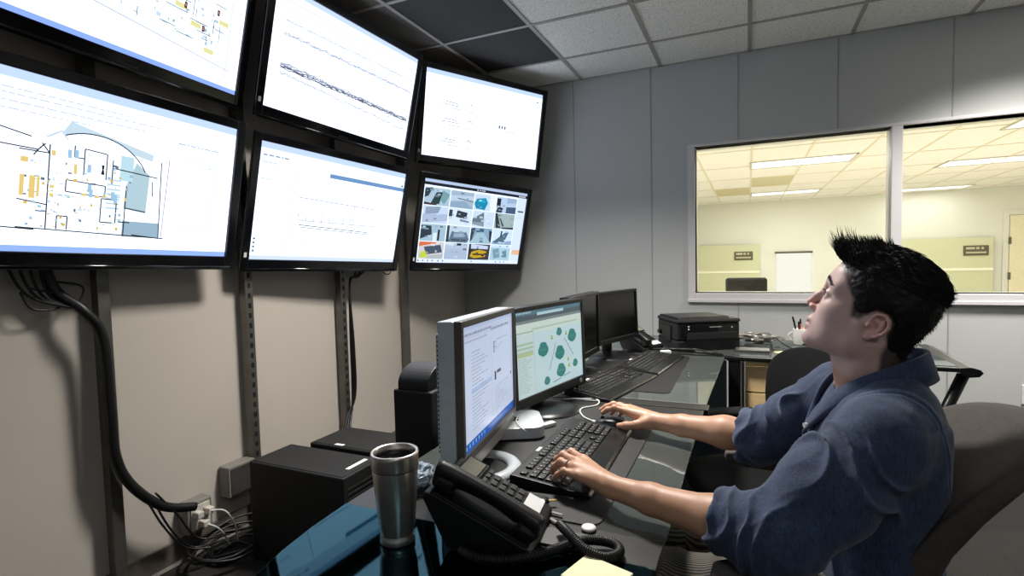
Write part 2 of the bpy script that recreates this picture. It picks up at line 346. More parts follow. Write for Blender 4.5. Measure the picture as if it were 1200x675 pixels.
def television(M, canvas, label):
    t = thing('television', label, 'television', M=M, group='wall-mounted televisions')
    b = MB(); ring(b, TW, TH, TW+.082, TH+.098, -.004, .012, dy=-.009, r=.004)
    # rounded lip under the bottom edge
    b.tube([(-TW/2-.02, -TH/2-.05, .006), (TW/2+.02, -TH/2-.05, .006)], .011, n=12)
    b.obj('bezel', BEZ, t)
    b = MB().bx(-TW/2-.026, TW/2+.026, -TH/2-.04, TH/2+.03, -.03, -.004, .006).bx(-.42, .42, -.24, .24, -.06, -.03, .012); b.obj('rear_casing', BEZM, t)
    canvas.obj('picture', SCR, t)
    MB().bx(-.035, .035, -TH/2-.038, -TH/2-.032, .012, .0128).obj('trim_strip', BEZM, t)
    MB().bx(-TW/2-.03, -TW/2-.016, -TH/2+.01, -TH/2+.034, .0121, .0126).obj('sticker', WHT, t)
    MB().bx(-.12, -.08, -.2, .2, -.072, -.06).bx(.08, .12, -.2, .2, -.072, -.06).bx(-.28, .28, .06, .1, -.082, -.072).bx(-.28, .28, -.1, -.06, -.082, -.072).obj('mount', DMET, t)
    return t
GR = (196, 204, 214); LG = (222, 227, 234)
# upper left: plan with small red tags, seen only at its lower part
c = Canvas(TW, TH); R = random.Random(1)
c.quad(0, .965, 1, 1, (150, 178, 244), 1); c.quad(.0, 0, 1, .05, (214, 228, 248), 1)
c.quad(.46, .4, .9, .78, (248, 250, 250), 1)
for k in range(90):
    u = R.uniform(.42, .86); v = R.uniform(.2, .73-.1*abs(u-.65)); c.quad(u, v, u+R.uniform(.004, .02), v+R.uniform(.004, .03), R.choice([(205, 224, 222), (222, 232, 236), (190, 208, 205), (214, 222, 230)]), 2)
for k in range(26):
    u = R.uniform(.42, .88); v = R.uniform(.2, .74)
    (c.line(u, v, u, min(.76, v+R.uniform(.04, .16)), (176, 190, 194), .0013) if k % 2 else c.line(u, v, min(.9, u+R.uniform(.03, .12)), v, (176, 190, 194), .0013))
for u, v in ((.56, .42), (.66, .52), (.8, .62), (.72, .28), (.62, .33), (.735, .6), (.81, .74), (.5, .36), (.87, .5)):
    if v < .56 or u in (.735, .81): c.quad(u, v, u+.05, v+.035, (244, 236, 178), 2)
for u, v in ((.56, .28), (.63, .39), (.70, .5), (.77, .3), (.79, .6), (.855, .44), (.845, .3), (.665, .27)): c.quad(u, v, u+.013, v+.042, (122, 44, 46), 4); c.quad(u+.004, v+.01, u+.009, v+.03, (222, 170, 170), 5)
c.line(.3, .75, .95, .84, (210, 216, 224)); c.line(.93, .1, .93, .9, (222, 226, 232)); c.text(.88, .8, .03, .006, GR, R)
television(frame((-2.043, 1.262, 2.393), 8.16, 13.5), c, 'wall television at top left showing a plan with small red tags')
# lower left: floor plan with a big arc
c = Canvas(TW, TH); R = random.Random(2)
c.quad(0, .965, 1, 1, (156, 184, 236), 1); c.quad(0, 0, 1, .05, (206, 222, 246), 1); c.quad(0, .05, 1, .09, (238, 243, 252), 1)
for v, n in ((.1, 6), (.13, 8), (.17, 7), (.21, 4)): c.text(.2, v, .06*n, .008, (222, 226, 236), R)
c.text(.75, .2, .18, .01, (206, 212, 226), R)
TEAL = (204, 220, 218)
# plan area: u .25..0.72 ; v .25..0.86
def arc(cx, cy, ru, rv, a0, a1, n=24): return [(cx+ru*cos(radians(a0+(a1-a0)*i/n)), cy-rv*sin(radians(a0+(a1-a0)*i/n))) for i in range(n+1)]
top = arc(.46, .575, .19, .31, 155, 25)
c.poly([(.385, .215), (.66, .32), (.655, .365), (.56, .335)] , TEAL, 1)
c.poly(arc(.46, .575, .19, .31, 125, 60, 10)+[(.385, .27), (.385, .215)], TEAL, 1)
c.poly(top, (252, 253, 254), 2); c.path(top, (96, 106, 110), .0022)
c.poly([(.6, .39), (.65, .46), (.645, .72), (.565, .7), (.568, .55)], TEAL, 2); c.quad(.565, .78, .7, .885, (186, 203, 208), 2); c.quad(.5, .45, .565, .88, (236, 246, 246), 2)
c.quad(.545, .36, .59, .52, (214, 232, 230), 2)
for k in range(7): c.quad(.505, .52+.03*k, .55, .53+.03*k, (214, 226, 228), 3)
K = (108, 112, 112)
for q in ((.25, .86, .72, .885), (.25, .42, .33, .42), (.33, .35, .33, .86), (.43, .36, .5, .37), (.5, .37, .5, .53), (.43, .36, .43, .52), (.4, .35, .4, .42), (.4, .42, .43, .42), (.52, .4, .52, .55), (.38, .56, .38, .63), (.38, .56, .5, .57), (.38, .63, .5, .64), (.5, .57, .5, .64),
          (.49, .65, .49, .8), (.49, .8, .53, .8), (.54, .65, .54, .8), (.49, .65, .54, .65), (.57, .55, .57, .88), (.53, .45, .68, .47), (.55, .79, .59, .79), (.3, .76, .33, .76), (.25, .7, .33, .72), (.36, .78, .36, .86), (.36, .78, .39, .78), (.39, .78, .39, .86), (.69, .36, .7, .88), (.66, .5, .665, .6), (.57, .695, .645, .71), (.6, .87, .7, .885), (.15, .3, .3, .35), (.3, .35, .33, .42), (.05, .4, .05, .85), (.05, .85, .3, .87), (.05, .4, .3, .41)):
    c.line(*q, K, .0014)
for k in range(120):
    u = R.uniform(.26, .58); v = R.uniform(.42, .86); s_ = R.uniform(.003, .012)
    c.quad(u, v, u+s_, v+R.uniform(.003, .02), R.choice([(200, 222, 220), (188, 202, 214), (222, 230, 236), (232, 206, 120), (140, 152, 160)]), 3)
for u, v, w_, h_ in ((.255, .56, .012, .12), (.28, .56, .016, .13), (.255, .46, .02, .03), (.3, .56, .008, .12), (.335, .4, .012, .03), (.335, .6, .012, .02), (.335, .65, .012, .02), (.43, .63, .012, .015), (.45, .632, .012, .015), (.47, .635, .014, .015), (.4, .46, .01, .06), (.565, .63, .008, .02)): c.quad(u, v, u+w_, v+h_, (244, 218, 150), 3)
for u, v in ((.38, .38), (.4, .375), (.44, .45), (.445, .57), (.45, .6), (.52, .6), (.53, .62)): c.quad(u, v, u+.012, v+.05, (190, 214, 226), 3)
c.poly([(.483, .44), (.493, .44), (.491, .47), (.495, .5), (.482, .5), (.486, .47)], (22, 30, 44), 5); c.path([(.32, .33), (.36, .28), (.38, .33)], LG); c.quad(.28, .29, .37, .37, (236, 240, 246), 2)
c.path([(.8, .3), (.92, .33), (.9, .8), (.79, .78)], (234, 238, 242)); c.text(.88, .34, .03, .006, GR, R); c.line(.72, .33, .71, .88, (206, 210, 216))
television(frame((-2.13, 1.165, 1.662), .44, 10.7, -1.53), c, 'wall television at lower left showing a floor plan with a large arc')
# upper middle: long wavy traces
c = Canvas(TW, TH); R = random.Random(3)
c.quad(0, 0, 1, .04, (212, 224, 246), 1); c.quad(0, .04, 1, .08, (236, 241, 250), 1)
for base, sl, am, n, col in ((.36, .0, .02, 3, (214, 216, 222)), (.62, .04, .012, 5, (150, 150, 156)), (.60, .06, .02, 3, (206, 208, 212)), (.26, -.02, .01, 2, (228, 230, 234)), (.68, .1, .02, 2, (222, 222, 226))):
    for q in range(n):
        pts = [(u/60, base+sl*u/60+am*R.uniform(-1, 1)*.6+q*.006) for u in range(4, 60)]
        c.path(pts, col, .0014)
for k in range(30): u = R.uniform(.05, .9); v = .62+.05*u+R.uniform(-.03, .05); c.quad(u, v, u+R.uniform(.01, .03), v+.005, (196, 196, 200), 3)
c.line(0, .1, 1, .11, LG); c.line(0, .17, 1, .18, (232, 235, 240))
television(frame((-2.027, 2.382, 2.349), -5.8, 12.3, -2.8), c, 'wall television in the top middle showing long thin wavy traces')
# lower middle: pale chart with a blue bar at the top right
c = Canvas(TW, TH); R = random.Random(5)
c.quad(0, 0, 1, .05, (206, 220, 244), 1); c.quad(0, .05, 1, .16, (238, 242, 250), 1); c.quad(.42, .16, 1, .2, (150, 178, 206), 2); c.quad(0, .965, 1, 1, (222, 230, 240), 1)
c.text(.02, .1, .14, .012, (176, 182, 192), R); c.text(.02, .16, .1, .01, LG, R); c.text(.02, .3, .06, .01, LG, R); c.line(.2, .18, .2, .96, (228, 231, 236), .002)
c.quad(.0, .2, .2, .96, (246, 248, 252), 1)
c.line(.24, .42, .78, .44, (196, 198, 202)); c.line(.62, .4, .62, .72, (196, 192, 208), .003)
for k in range(8): c.line(.25+.05*k, .6-R.uniform(0, .05), .25+.05*k, .63, (176, 178, 180)); c.line(.25, .63, .8, .62, (206, 207, 210))
c.line(.26, .67, .74, .69, (120, 120, 122), .002); c.line(.26, .69, .76, .71, (190, 190, 192)); c.line(.26, .8, .5, .81, (232, 234, 236))
for k in range(4): c.blob(.02, .82+.035*k, .006, .01, (120, 132, 150))
c.quad(.975, .13, .99, .15, (130, 140, 160), 3)
television(frame((-2.114, 2.329, 1.618), -6.1, 12.4, -1.8), c, 'wall television in the lower middle showing a pale chart under a blue bar')
# upper right: small instrument sketches
c = Canvas(TW, TH); R = random.Random(6)
c.quad(0, 0, 1, .05, (206, 222, 250), 1); c.line(0, .14, 1, .13, (232, 236, 242)); c.text(.02, .08, .3, .01, LG, R); c.quad(.95, .1, .965, .12, (120, 124, 134), 3)
for v in (.36, .56, .8):
    c.line(.16, v-.03, .26, v-.02, (90, 92, 98), .003); c.text(.14, v, .14, .012, (190, 193, 200), R); c.text(.2, v+.04, .08, .012, (206, 208, 214), R)
    c.path([(.36+.035*cos(a*pi/6), v+.01+.05*sin(a*pi/6)) for a in range(13)], (196, 199, 204)); c.line(.36, v-.05, .39, v-.02, (150, 152, 158), .002)
for k in range(3): c.quad(.615+.025*k, .5, .63+.025*k, .54, (150, 152, 156), 3)
c.text(.68, .56, .1, .012, (206, 208, 212), R); c.line(.7, .68, .74, .72, GR)
television(frame((-1.769, 3.537, 2.332), -29.4, 9.9, -1.3), c, 'wall television at top right with three rows of small grey sketches')
# lower right: camera pictures in a four by four wall
c = Canvas(TW, TH, (236, 242, 250)); R = random.Random(8)
c.quad(0, .0, 1, .035, (190, 200, 214), 1); c.quad(0, .035, 1, .07, (24, 28, 36), 2); c.text(.47, .045, .08, .012, (220, 220, 224), R)
for k in range(4): c.quad(.91+.02*k, .042, .922+.02*k, .062, (225, 226, 230), 3)
c.quad(.9, .07, 1, .96, (224, 232, 244), 1); c.quad(.92, .25, .98, .27, (60, 66, 78), 3); c.text(.92, .34, .06, .01, GR, R); c.quad(.915, .8, 1, .87, (240, 190, 140), 2); c.quad(0, .955, 1, 1, (232, 236, 244), 2)
for u in (.02, .06, .1, .14, .19, .23, .5, .75, .8, .84): c.blob(u, .977, .006, .01, (80, 88, 104), 8, 3)
def tilebg(i, j): return (.01+.222*i+.004, .09+.217*j+.004, .01+.222*(i+1)-.004, .09+.217*(j+1)-.004)
def sub(i, j, q, col):
    a, b_, c_, d_ = tilebg(i, j); c.poly([(a+(c_-a)*u, b_+(d_-b_)*v) for u, v in q], col, 3)
cam_tiles = {
 (0, 0): ((178, 196, 200), [([(.0, .1), (.3, 0), (.15, .5), (0, .6)], (40, 60, 62)), ([(.45, .25), (.7, .2), (.6, .9), (.25, .95)], (34, 60, 60)), ([(.7, .1), (1, .3), (.8, .9), (.65, .7)], (120, 160, 156)), ([(0, .85), (.5, .92), (.5, 1), (0, 1)], (70, 50, 40))]),
 (1, 0): ((168, 184, 192), [([(0, .3), (1, .2), (1, .5), (0, .6)], (196, 208, 212)), ([(.3, .4), (1, .5), (1, .56), (.3, .46)], (90, 110, 116)), ([(0, .7), (.6, .55), (1, 1), (0, 1)], (146, 168, 180))]),
 (2, 0): ((206, 222, 230), [([(.1, .3), (.5, .2), (.62, .5), (.5, .95), (.1, .9), (.0, .6)], (10, 140, 166)), ([(.15, .35), (.45, .3), (.5, .5), (.15, .5)], (30, 170, 190)), ([(.7, 0), (1, 0), (1, 1), (.75, 1)], (232, 240, 244))]),
 (3, 0): ((190, 206, 220), [([(.0, .1), (.2, .1), (.2, .6), (0, .7)], (30, 34, 40)), ([(.1, .6), (.35, .7), (.3, 1), (0, 1)], (44, 50, 56)), ([(.5, .0), (1, 0), (1, .3), (.5, .35)], (160, 180, 196)), ([(.5, .6), (1, .55), (1, 1), (.5, 1)], (70, 90, 110))]),
 (0, 1): ((206, 216, 228), [([(.1, .1), (.7, 0), (.6, .4), (.1, .5)], (140, 156, 170)), ([(0, .5), (1, .4), (1, .8), (0, 1)], (176, 188, 202))]),
 (1, 1): ((224, 232, 240), [([(.0, .1), (.15, .1), (.15, .5), (0, .5)], (50, 66, 70)), ([(.35, .1), (.8, .2), (.75, .6), (.3, .5)], (40, 52, 58)), ([(.5, .6), (.9, .7), (.9, .8), (.5, .75)], (120, 140, 150))]),
 (2, 1): ((212, 222, 226), [([(.0, .5), (.5, .05), (.55, .95), (0, .8)], (104, 120, 122)), ([(0, .7), (.5, .7), (.5, .95), (0, .85)], (140, 156, 160))]),
 (3, 1): ((166, 180, 172), [([(.0, .0), (.1, .0), (.35, .95), (.1, .95)], (40, 54, 50)), ([(.15, .1), (.2, .1), (.5, .8), (.42, .85)], (60, 74, 70)), ([(.4, .9), (1, .85), (1, 1), (.4, 1)], (50, 60, 60))]),
 (0, 2): ((170, 192, 196), [([(0, .1), (.4, .1), (.45, .6), (0, .9)], (40, 54, 60)), ([(0, .2), (.3, .25), (.3, .35), (0, .3)], (120, 150, 160)), ([(.68, .3), (.76, .3), (.76, .95), (.68, .95)], (24, 30, 34)), ([(.5, .5), (.65, .5), (.65, 1), (.5, 1)], (226, 238, 240))]),
 (1, 2): ((196, 210, 214), [([(0, 0), (.1, 0), (.12, 1), (0, 1)], (44, 56, 60)), ([(.2, .4), (.85, .35), (1, .8), (.9, 1), (.1, 1)], (98, 118, 128)), ([(.32, .45), (.75, .42), (.8, .65), (.3, .7)], (150, 170, 178)), ([(.2, .8), (.9, .8), (.85, .9), (.25, .9)], (60, 76, 84))]),
 (2, 2): ((140, 168, 180), [([(0, .1), (.2, .0), (.1, .8), (0, .9)], (50, 70, 78)), ([(.3, .3), (.6, .3), (1, 1), (0, 1)], (168, 194, 196)), ([(.85, .1), (1, .2), (1, .9), (.9, .8)], (34, 44, 52)), ([(.4, .05), (.6, .05), (.6, .25), (.4, .25)], (60, 90, 120))]),
 (3, 2): ((216, 230, 240), [([(0, .9), (.6, .2), (.8, .15), (.6, .9)], (80, 106, 118)), ([(.4, .1), (.48, .1), (.45, .5), (.38, .5)], (40, 60, 80)), ([(0, .95), (1, .7), (1, 1), (0, 1)], (150, 172, 190))]),
 (0, 3): ((214, 204, 196), [([(0, 0), (.9, .0), (.1, .25), (0, .3)], (226, 110, 60)), ([(.2, .3), (.85, .15), (.95, .6), (.3, .75)], (70, 82, 96)), ([(.1, .6), (.3, .55), (.35, .9), (.05, .95)], (200, 214, 40)), ([(.4, .8), (1, .7), (1, 1), (.3, 1)], (186, 186, 176))]),
 (1, 3): ((184, 196, 206), [([(0, 0), (.4, 0), (.35, .2), (0, .1)], (210, 222, 230)), ([(.5, 0), (.7, 0), (.68, .15), (.5, .15)], (30, 36, 40)), ([(0, .4), (1, .3), (1, 1), (0, 1)], (176, 188, 200))]),
 (2, 3): ((60, 56, 48), [([(.15, .5), (.5, .35), (.85, .45), (.8, .8), (.3, .9), (.1, .8)], (206, 164, 20)), ([(.2, .6), (.8, .6), (.75, .7), (.25, .72)], (80, 66, 20)), ([(.1, 0), (.9, .1), (.9, .3), (.1, .3)], (206, 214, 226)), ([(0, .3), (.2, .35), (.1, .6), (0, .6)], (30, 30, 32))]),
 (3, 3): ((176, 204, 206), [([(.1, .3), (.4, .2), (.5, .8), (.2, .9)], (120, 156, 160)), ([(.6, .4), (.8, .3), (.85, .8), (.6, .8)], (104, 140, 148)), ([(0, 0), (1, 0), (1, .2), (0, .15)], (214, 228, 232))]),
}
for (i, j), (bg_, shapes) in cam_tiles.items():
    a, b_, c_, d_ = tilebg(i, j); c.quad(a, b_, c_, d_, bg_, 2)
    for q, col in shapes: sub(i, j, q, col)
    for k in range(6):
        u = R.uniform(0, .8); v = R.uniform(.0, .85); q_ = R.uniform(.05, .16); g = R.choice([.6, .75, .9, 1.08]); sub(i, j, [(u, v), (u+q_, v), (u+q_, v+q_*.8), (u, v+q_*.8)], tuple(min(250, int(x*g)) for x in bg_))
television(frame((-1.853, 3.494, 1.581), -20.2, 11.5, -2.0), c, 'wall television at lower right showing sixteen small camera pictures')

# ------------------------------------------------------------------ steel uprights that carry the televisions
def post(x, y, label, slots):
    p = thing('steel_upright', label, 'post', (x, y, 0), group='steel uprights on the left wall')
    MB().prism([(-.022, -.021), (.022, -.021), (.022, .021), (.016, .021), (.016, -.014), (-.016, -.014), (-.016, .021), (-.022, .021)], .0, ZC-.001).obj('channel', METAL, p)
    b = MB().bx(-.015, .015, .006, .02, 0, ZC-.001)
    if slots:
        for k in range(34): b.bx(.0221, .0232, -.008, .008, .06+.05*k, .085+.05*k, 0, 1)
    b.obj('channel_lining', [DMET, mat('dark slot', (12, 12, 12), .9)], p)
    MB().bx(-.02, .07, -.03, .03, 0.0, .006).bx(-.002, .03, -.022, .022, .006, .05).obj('foot_bracket', METAL, p)
post(-2.29, 1.205, 'leftmost steel upright beside the thick black cable', False)
post(-2.29, 1.852, 'slotted steel upright rising behind the black computer cases', True)
post(-2.29, 2.52, 'slotted steel upright with black cables strapped along its lower half', True)
post(-2.29, 3.18, 'plain steel upright nearest the room corner', False)

# cables
CAB = mat('black cable rubber', (14, 14, 15), .45, var=.1); WCAB = mat('white cable', (205, 204, 200), .4)
def spline(P, n=8):
    P = [Vector(p) for p in P]; out = []
    for i in range(len(P)-1):
        p0 = P[max(i-1, 0)]; p1 = P[i]; p2 = P[i+1]; p3 = P[min(i+2, len(P)-1)]
        for k in range(n):
            t = k/n; out.append(.5*((2*p1)+(p2-p0)*t+(2*p0-5*p1+4*p2-p3)*t*t+(3*p1-p0-3*p2+p3)*t**3))
    return out+[P[-1]]
b = MB().tube(spline([(-2.305, 1.03, 1.38), (-2.29, 1.06, 1.25), (-2.24, 1.12, 1.17), (-2.235, 1.175, 1.06), (-2.235, 1.185, .80), (-2.235, 1.19, .60), (-2.23, 1.24, .46), (-2.22, 1.35, .33), (-2.21, 1.475, .275)]), .019, n=12)
for k in range(4): b.tube(spline([(-2.31+.004*k, .93+.03*k, 1.36), (-2.29, .98+.02*k, 1.235), (-2.245, 1.10, 1.18)]), .005, n=6)
b.obj('cable_bundle', CAB, label='thick black cable bundle looping down beside the leftmost steel upright', cat='cable')
b = MB()
for k, (dx, dz) in enumerate(((0, 0), (.02, -.03), (.04, .02))):
    b.tube(spline([(-2.22, 1.28+.02*k, .40), (-2.2, 1.33+.03*k, .26+dz), (-2.19, 1.41+.03*k, .13+dz/2), (-2.15+dx, 1.50+.03*k, .09+.02*k)]), .0045, n=6)
b.obj('thin_cable', CAB, label='three thin black cables hanging from the thick bundle to the wall plugs', cat='cable')
b = MB().tube(spline([(-2.27, .95, 1.25), (-2.27, .98, 1.19), (-2.27, 1.05, 1.185), (-2.27, 1.09, 1.22), (-2.27, 1.03, 1.245), (-2.27, .98, 1.26)]), .004, n=6); b.tube(spline([(-2.27, 1.06, 1.28), (-2.26, 1.13, 1.26), (-2.26, 1.12, 1.21), (-2.26, 1.08, 1.2)]), .004, n=6)
b.obj('looped_wire', CAB, label='thin black wire curled in loops under the lower left television', cat='cable')
b = MB()
for k in range(3): b.tube(spline([(-2.3+.008*k, 2.68+.04*k, 1.28), (-2.285, 2.64+.02*k, 1.235), (-2.26, 2.57, 1.19), (-2.255+.012*k, 2.553, .8), (-2.255+.01*k, 2.55, .5), (-2.235, 2.50-.02*k, .36), (-2.15, 2.35, .2)]), .007, n=8)
b.obj('strapped_cables', CAB, label='black cables running down the third steel upright from the left', cat='cable')
b = MB().tube(spline([(-2.2, 2.80, 1.29), (-2.2, 2.85, 1.245), (-2.2, 2.90, 1.25), (-2.2, 2.91, 1.29)]), .004, n=6)
b.obj('hanging_wire', CAB, label='short wire loop hanging under the lower middle television', cat='cable')
# outlet boxes and plugs
GREYP = mat('grey plastic box', (120, 116, 110), .5); CREP = mat('off-white plastic', (196, 190, 180), .45)
o = thing('wall_outlet', 'grey outlet box with plugs where the thick cable ends', 'outlet', (XL+.005, 1.53, .19))
MB().bx(0, .07, -.06, .06, -.06, .08, .008).obj('box', GREYP, o); MB().bx(.07, .076, -.045, .045, -.045, .065, .002).obj('cover_plate', CREP, o)
b = MB()
for dy, dz in ((-.025, .03), (.025, .03), (0, -.02)): b.bx(.076, .115, dy-.015, dy+.015, dz-.015, dz+.015, .005)
b.obj('plug', CREP, o)
b = MB().tube(spline([(.11, .02, .03), (.15, .06, .02), (.16, .1, -.06), (.15, .12, -.15)]), .0045, n=6).tube(spline([(.11, 0, -.02), (.14, .04, -.06), (.15, .08, -.15)]), .0045, n=6); b.obj('plug_cord', WCAB, o)
o = thing('junction_box', 'grey metal junction box on left wall beside the black case', 'junction box', (XL+.005, 1.75, .28)); MB().bx(0, .07, -.07, .08, -.07, .08, .006).obj('box', GREYP, o); MB().bx(.07, .074, -.06, .07, -.06, .07, .002).obj('lid', METAL, o)
b = MB()
for k in range(7):
    rr = .05+.012*k; cx, cy = -2.16+.01*(k % 3), 1.60+.02*(k % 4)
    b.tube([(cx+rr*1.3*cos(a*pi/10), cy+rr*1.8*sin(a*pi/10), .012+.011*k+.01*sin(a+k)) for a in range(20)], .006, n=6, closed=True)
b.obj('cable_tangle', CAB, label='tangle of black cables on the carpet below the wall outlet', cat='cable')
# two black computer cases on the floor
CASE = mat('matte black case paint', (9, 9, 10), .65, var=.1, bump=.1); CASET = mat('dark grey case top', (12, 12, 12), .8)
def case(x, y, w_, d_, h_, label, stick):
    t = thing('computer_case', label, 'computer case', (x, y, 0), group='black computer cases on the carpet')
    MB().box((0, 0, h_/2), (w_, d_, h_), .006).obj('shell', CASE, t); b = MB()
    for k in range(16): b.bx(w_/2, w_/2+.002, -d_/2+.02, d_/2-.02, .06+.022*k, .068+.022*k)
    b.obj('front_grille', CASET, t)
    MB().bx(-w_/2+.01, w_/2-.01, -d_/2+.01, d_/2-.01, h_, h_+.0025, .001).obj('top_panel', CASET, t)
    b = MB()
    for (a, c_, l_, ww) in stick: b.box((a, c_, h_+.0032), (l_, ww, .0012), M=None)
    b.obj('sticker', WHT, t)
case(-1.765, 1.735, .54, .24, .45, 'nearest black computer case on carpet with a white sticker at its corner', [(.22, .02, .02, .12)])
case(-1.69, 2.03, .54, .26, .45, 'farther black computer case on carpet behind the nearest one', [(-.1, -.11, .05, .02)])
o = thing('power_adapter', 'small beige adapter lying on the floor beside the black case', 'adapter', (-2.1, 2.13, .3)); 
MB().box((0, 0, .01), (.11, .05, .03), .006).obj('body', CREP, o); MB().bx(-.03, .03, -.02, .02, -.3, -.005, .004).obj('pedestal', CASE, o)
# ------------------------------------------------------------------ glass desks
def glass_mat(name, tint, refl, ior=1.6, refl_mix=0.):
    m = bpy.data.materials.new(name); m.use_nodes = True; N = m.node_tree.nodes; L = m.node_tree.links; N.remove(N['Principled BSDF'])
    t = N.new('ShaderNodeBsdfTransparent'); t.inputs['Color'].default_value = (*tint, 1)
    g = N.new('ShaderNodeBsdfGlossy'); g.inputs['Roughness'].default_value = .03; g.inputs['Color'].default_value = (*refl, 1)
    fr = N.new('ShaderNodeFresnel'); fr.inputs['IOR'].default_value = ior; mx = N.new('ShaderNodeMixShader')
    tc = N.new('ShaderNodeTexCoord'); nz = N.new('ShaderNodeTexNoise'); nz.inputs['Scale'].default_value = 9; bp = N.new('ShaderNodeBump'); bp.inputs['Strength'].default_value = .03
    L.new(tc.outputs['Object'], nz.inputs['Vector']); L.new(nz.outputs['Fac'], bp.inputs['Height']); L.new(bp.outputs['Normal'], g.inputs['Normal'])
    df = N.new('ShaderNodeBsdfDiffuse'); df.inputs['Color'].default_value = (.30, .33, .31, 1); m2_ = N.new('ShaderNodeMixShader'); m2_.inputs[0].default_value = refl_mix; L.new(t.outputs[0], m2_.inputs[1]); L.new(df.outputs[0], m2_.inputs[2])  # grey diffuse painted in for the ceiling's reflection and the greenish glass body
    L.new(fr.outputs[0], mx.inputs[0]); L.new(m2_.outputs[0], mx.inputs[1]); L.new(g.outputs[0], mx.inputs[2]); L.new(mx.outputs[0], N['Material Output'].inputs['Surface']); return m
DG = glass_mat('smoked desk glass', (.42, .48, .48), (.24, .52, .62), 1.75)
DG2 = glass_mat('grey desk glass', (.50, .54, .52), (.78, .86, .84), 1.9, .22)
FRM = mat('black desk frame paint', (22, 23, 24), .35, .2); FRG = mat('charcoal crossbar', (44, 43, 41), .4, .3); EDGE = mat('bright glass edge strip', (150, 150, 140), .25, .4)
DZ = .79
def glass(parent, poly, z1=DZ, t=.006): return MB().prism(poly, z1-t, z1, r=.0012).obj('glass_top', DG2, parent)
# near desk with its curved corner leaf
dk = thing('glass_desk', 'black framed smoked glass desk nearest the viewer, carrying the two lit monitors', 'desk', (-.48, 1.2, 0), group='smoked glass desks')
off = Matrix.Translation((.48, -1.2, 0))
def ob(mb, name, m, parent): return mb.obj(name, m, parent, M=off)
ob(MB().prism([(-.145, .885), (-.145, .40), (-.40, .36), (-.56, .38), (-.68, .45), (-.745, .53), (-.772, .61), (-.793, .69), (-.806, .77), (-.814, .885)], DZ-.006, DZ, r=.0012), 'corner_glass', DG, dk)
ob(MB().prism([(-.14, .975), (-.14, 1.80), (-.815, 1.80), (-.812, .975)], DZ-.006, DZ, r=.0012), 'glass_top', DG2, dk)
ob(MB().bx(-.814, -.142, .88, .98, DZ-.012, DZ-.0005, .002), 'crossbar', FRG, dk)
ob(MB().bx(-.812, -.138, 1.80, 1.875, DZ-.02, DZ, .002), 'crossbar', FRG, dk)
b = MB().bx(-.80, -.76, .98, 1.80, DZ-.05, DZ-.008, .004).bx(-.33, -.30, .98, 1.8, DZ-.05, DZ-.008, .004).bx(-.76, -.33, 1.3, 1.33, DZ-.05, DZ-.01); ob(b, 'under_frame', FRM, dk)
ob(MB().tube(spline([(-.72, .90, .765), (-.70, .80, .765), (-.66, .72, .765), (-.58, .65, .765), (-.45, .60, .765), (-.3, .58, .765)]), .012), 'curved_rail', mat('brushed rail', (120, 120, 116), .3, .8), dk)
for x, y in ((-.78, .93), (-.25, .93), (-.78, 1.77), (-.25, 1.77)):
    ob(MB().bx(x-.02, x+.02, y-.03, y+.03, .0, DZ-.02, .004), 'leg', FRM, dk)
for y in (.93, 1.77): ob(MB().bx(-.84, -.14, y-.025, y+.025, 0, .03, .004), 'foot_bar', FRM, dk)
# second desk
dk = thing('glass_desk', 'black framed smoked glass desk in the middle, carrying the two dark monitors', 'desk', (-.48, 2.4, 0), group='smoked glass desks'); off = Matrix.Translation((.48, -2.4, 0))
ob(MB().prism([(-.135, 1.955), (-.11, 2.9), (-.80, 2.9), (-.805, 1.955)], DZ-.006, DZ, r=.0012), 'glass_top', DG2, dk)
ob(MB().bx(-.805, -.125, 1.885, 1.952, DZ-.02, DZ, .002), 'crossbar', FRG, dk); ob(MB().bx(-.80, -.14, 1.948, 1.9535, DZ-.0, DZ+.001), 'edge_strip', EDGE, dk)
b = MB().bx(-.80, -.76, 1.96, 2.9, DZ-.05, DZ-.008, .004).bx(-.31, -.285, 1.96, 2.9, DZ-.045, DZ-.008, .003); ob(b, 'under_frame', FRM, dk)
for x, y in ((-.78, 1.92), (-.25, 1.92)): ob(MB().bx(x-.02, x+.02, y-.02, y+.02, 0, DZ-.02, .004), 'leg', FRM, dk)
ob(MB().bx(-.78, -.10, 2.86, 2.885, .04, DZ-.008, .003), 'rear_panel', mat('slate panel', (58, 64, 70), .35, .1), dk)  # slate sheet closing the view below the glass at the back
# return desk along the back
dk = thing('glass_desk', 'glass desk along the back carrying the printer and the white mug', 'desk', (.2, 3.2, 0), group='smoked glass desks'); off = Matrix.Translation((-.2, -3.2, 0))
ob(MB().prism([(-.80, 2.96), (.86, 2.96), (.86, 3.56), (-.80, 3.56)], DZ-.006, DZ, r=.0012), 'glass_top', DG2, dk)
b = MB().bx(-.80, .86, 2.925, 2.958, DZ-.022, DZ-.002, .004).bx(-.80, .86, 3.562, 3.59, DZ-.022, DZ-.002, .004); ob(b, 'edge_rail', FRM, dk)
b = MB().prism([(.862, DZ-.004), (.90, DZ+.002), (.935, DZ-.008), (.945, DZ-.022), (.93, DZ-.04), (.89, DZ-.045), (.862, DZ-.03)], 2.93, 3.6, axis='y', r=.002); ob(b, 'end_rail', FRM, dk)
ob(MB().bx(-.095, -.035, 2.93, 2.99, 0, DZ-.02, .004).bx(-.095, -.035, 2.6, 3.5, 0, .03, .004), 'leg', FRM, dk)
b = MB().tube([(.89, 2.99, DZ-.045), (.80, 2.99, .5), (.70, 2.99, .02)], .024); ob(b, 'leg', FRM, dk); ob(MB().tube([(.89, 3.5, DZ-.045), (.80, 3.5, .5), (.70, 3.5, .02)], .024), 'leg', FRM, dk)
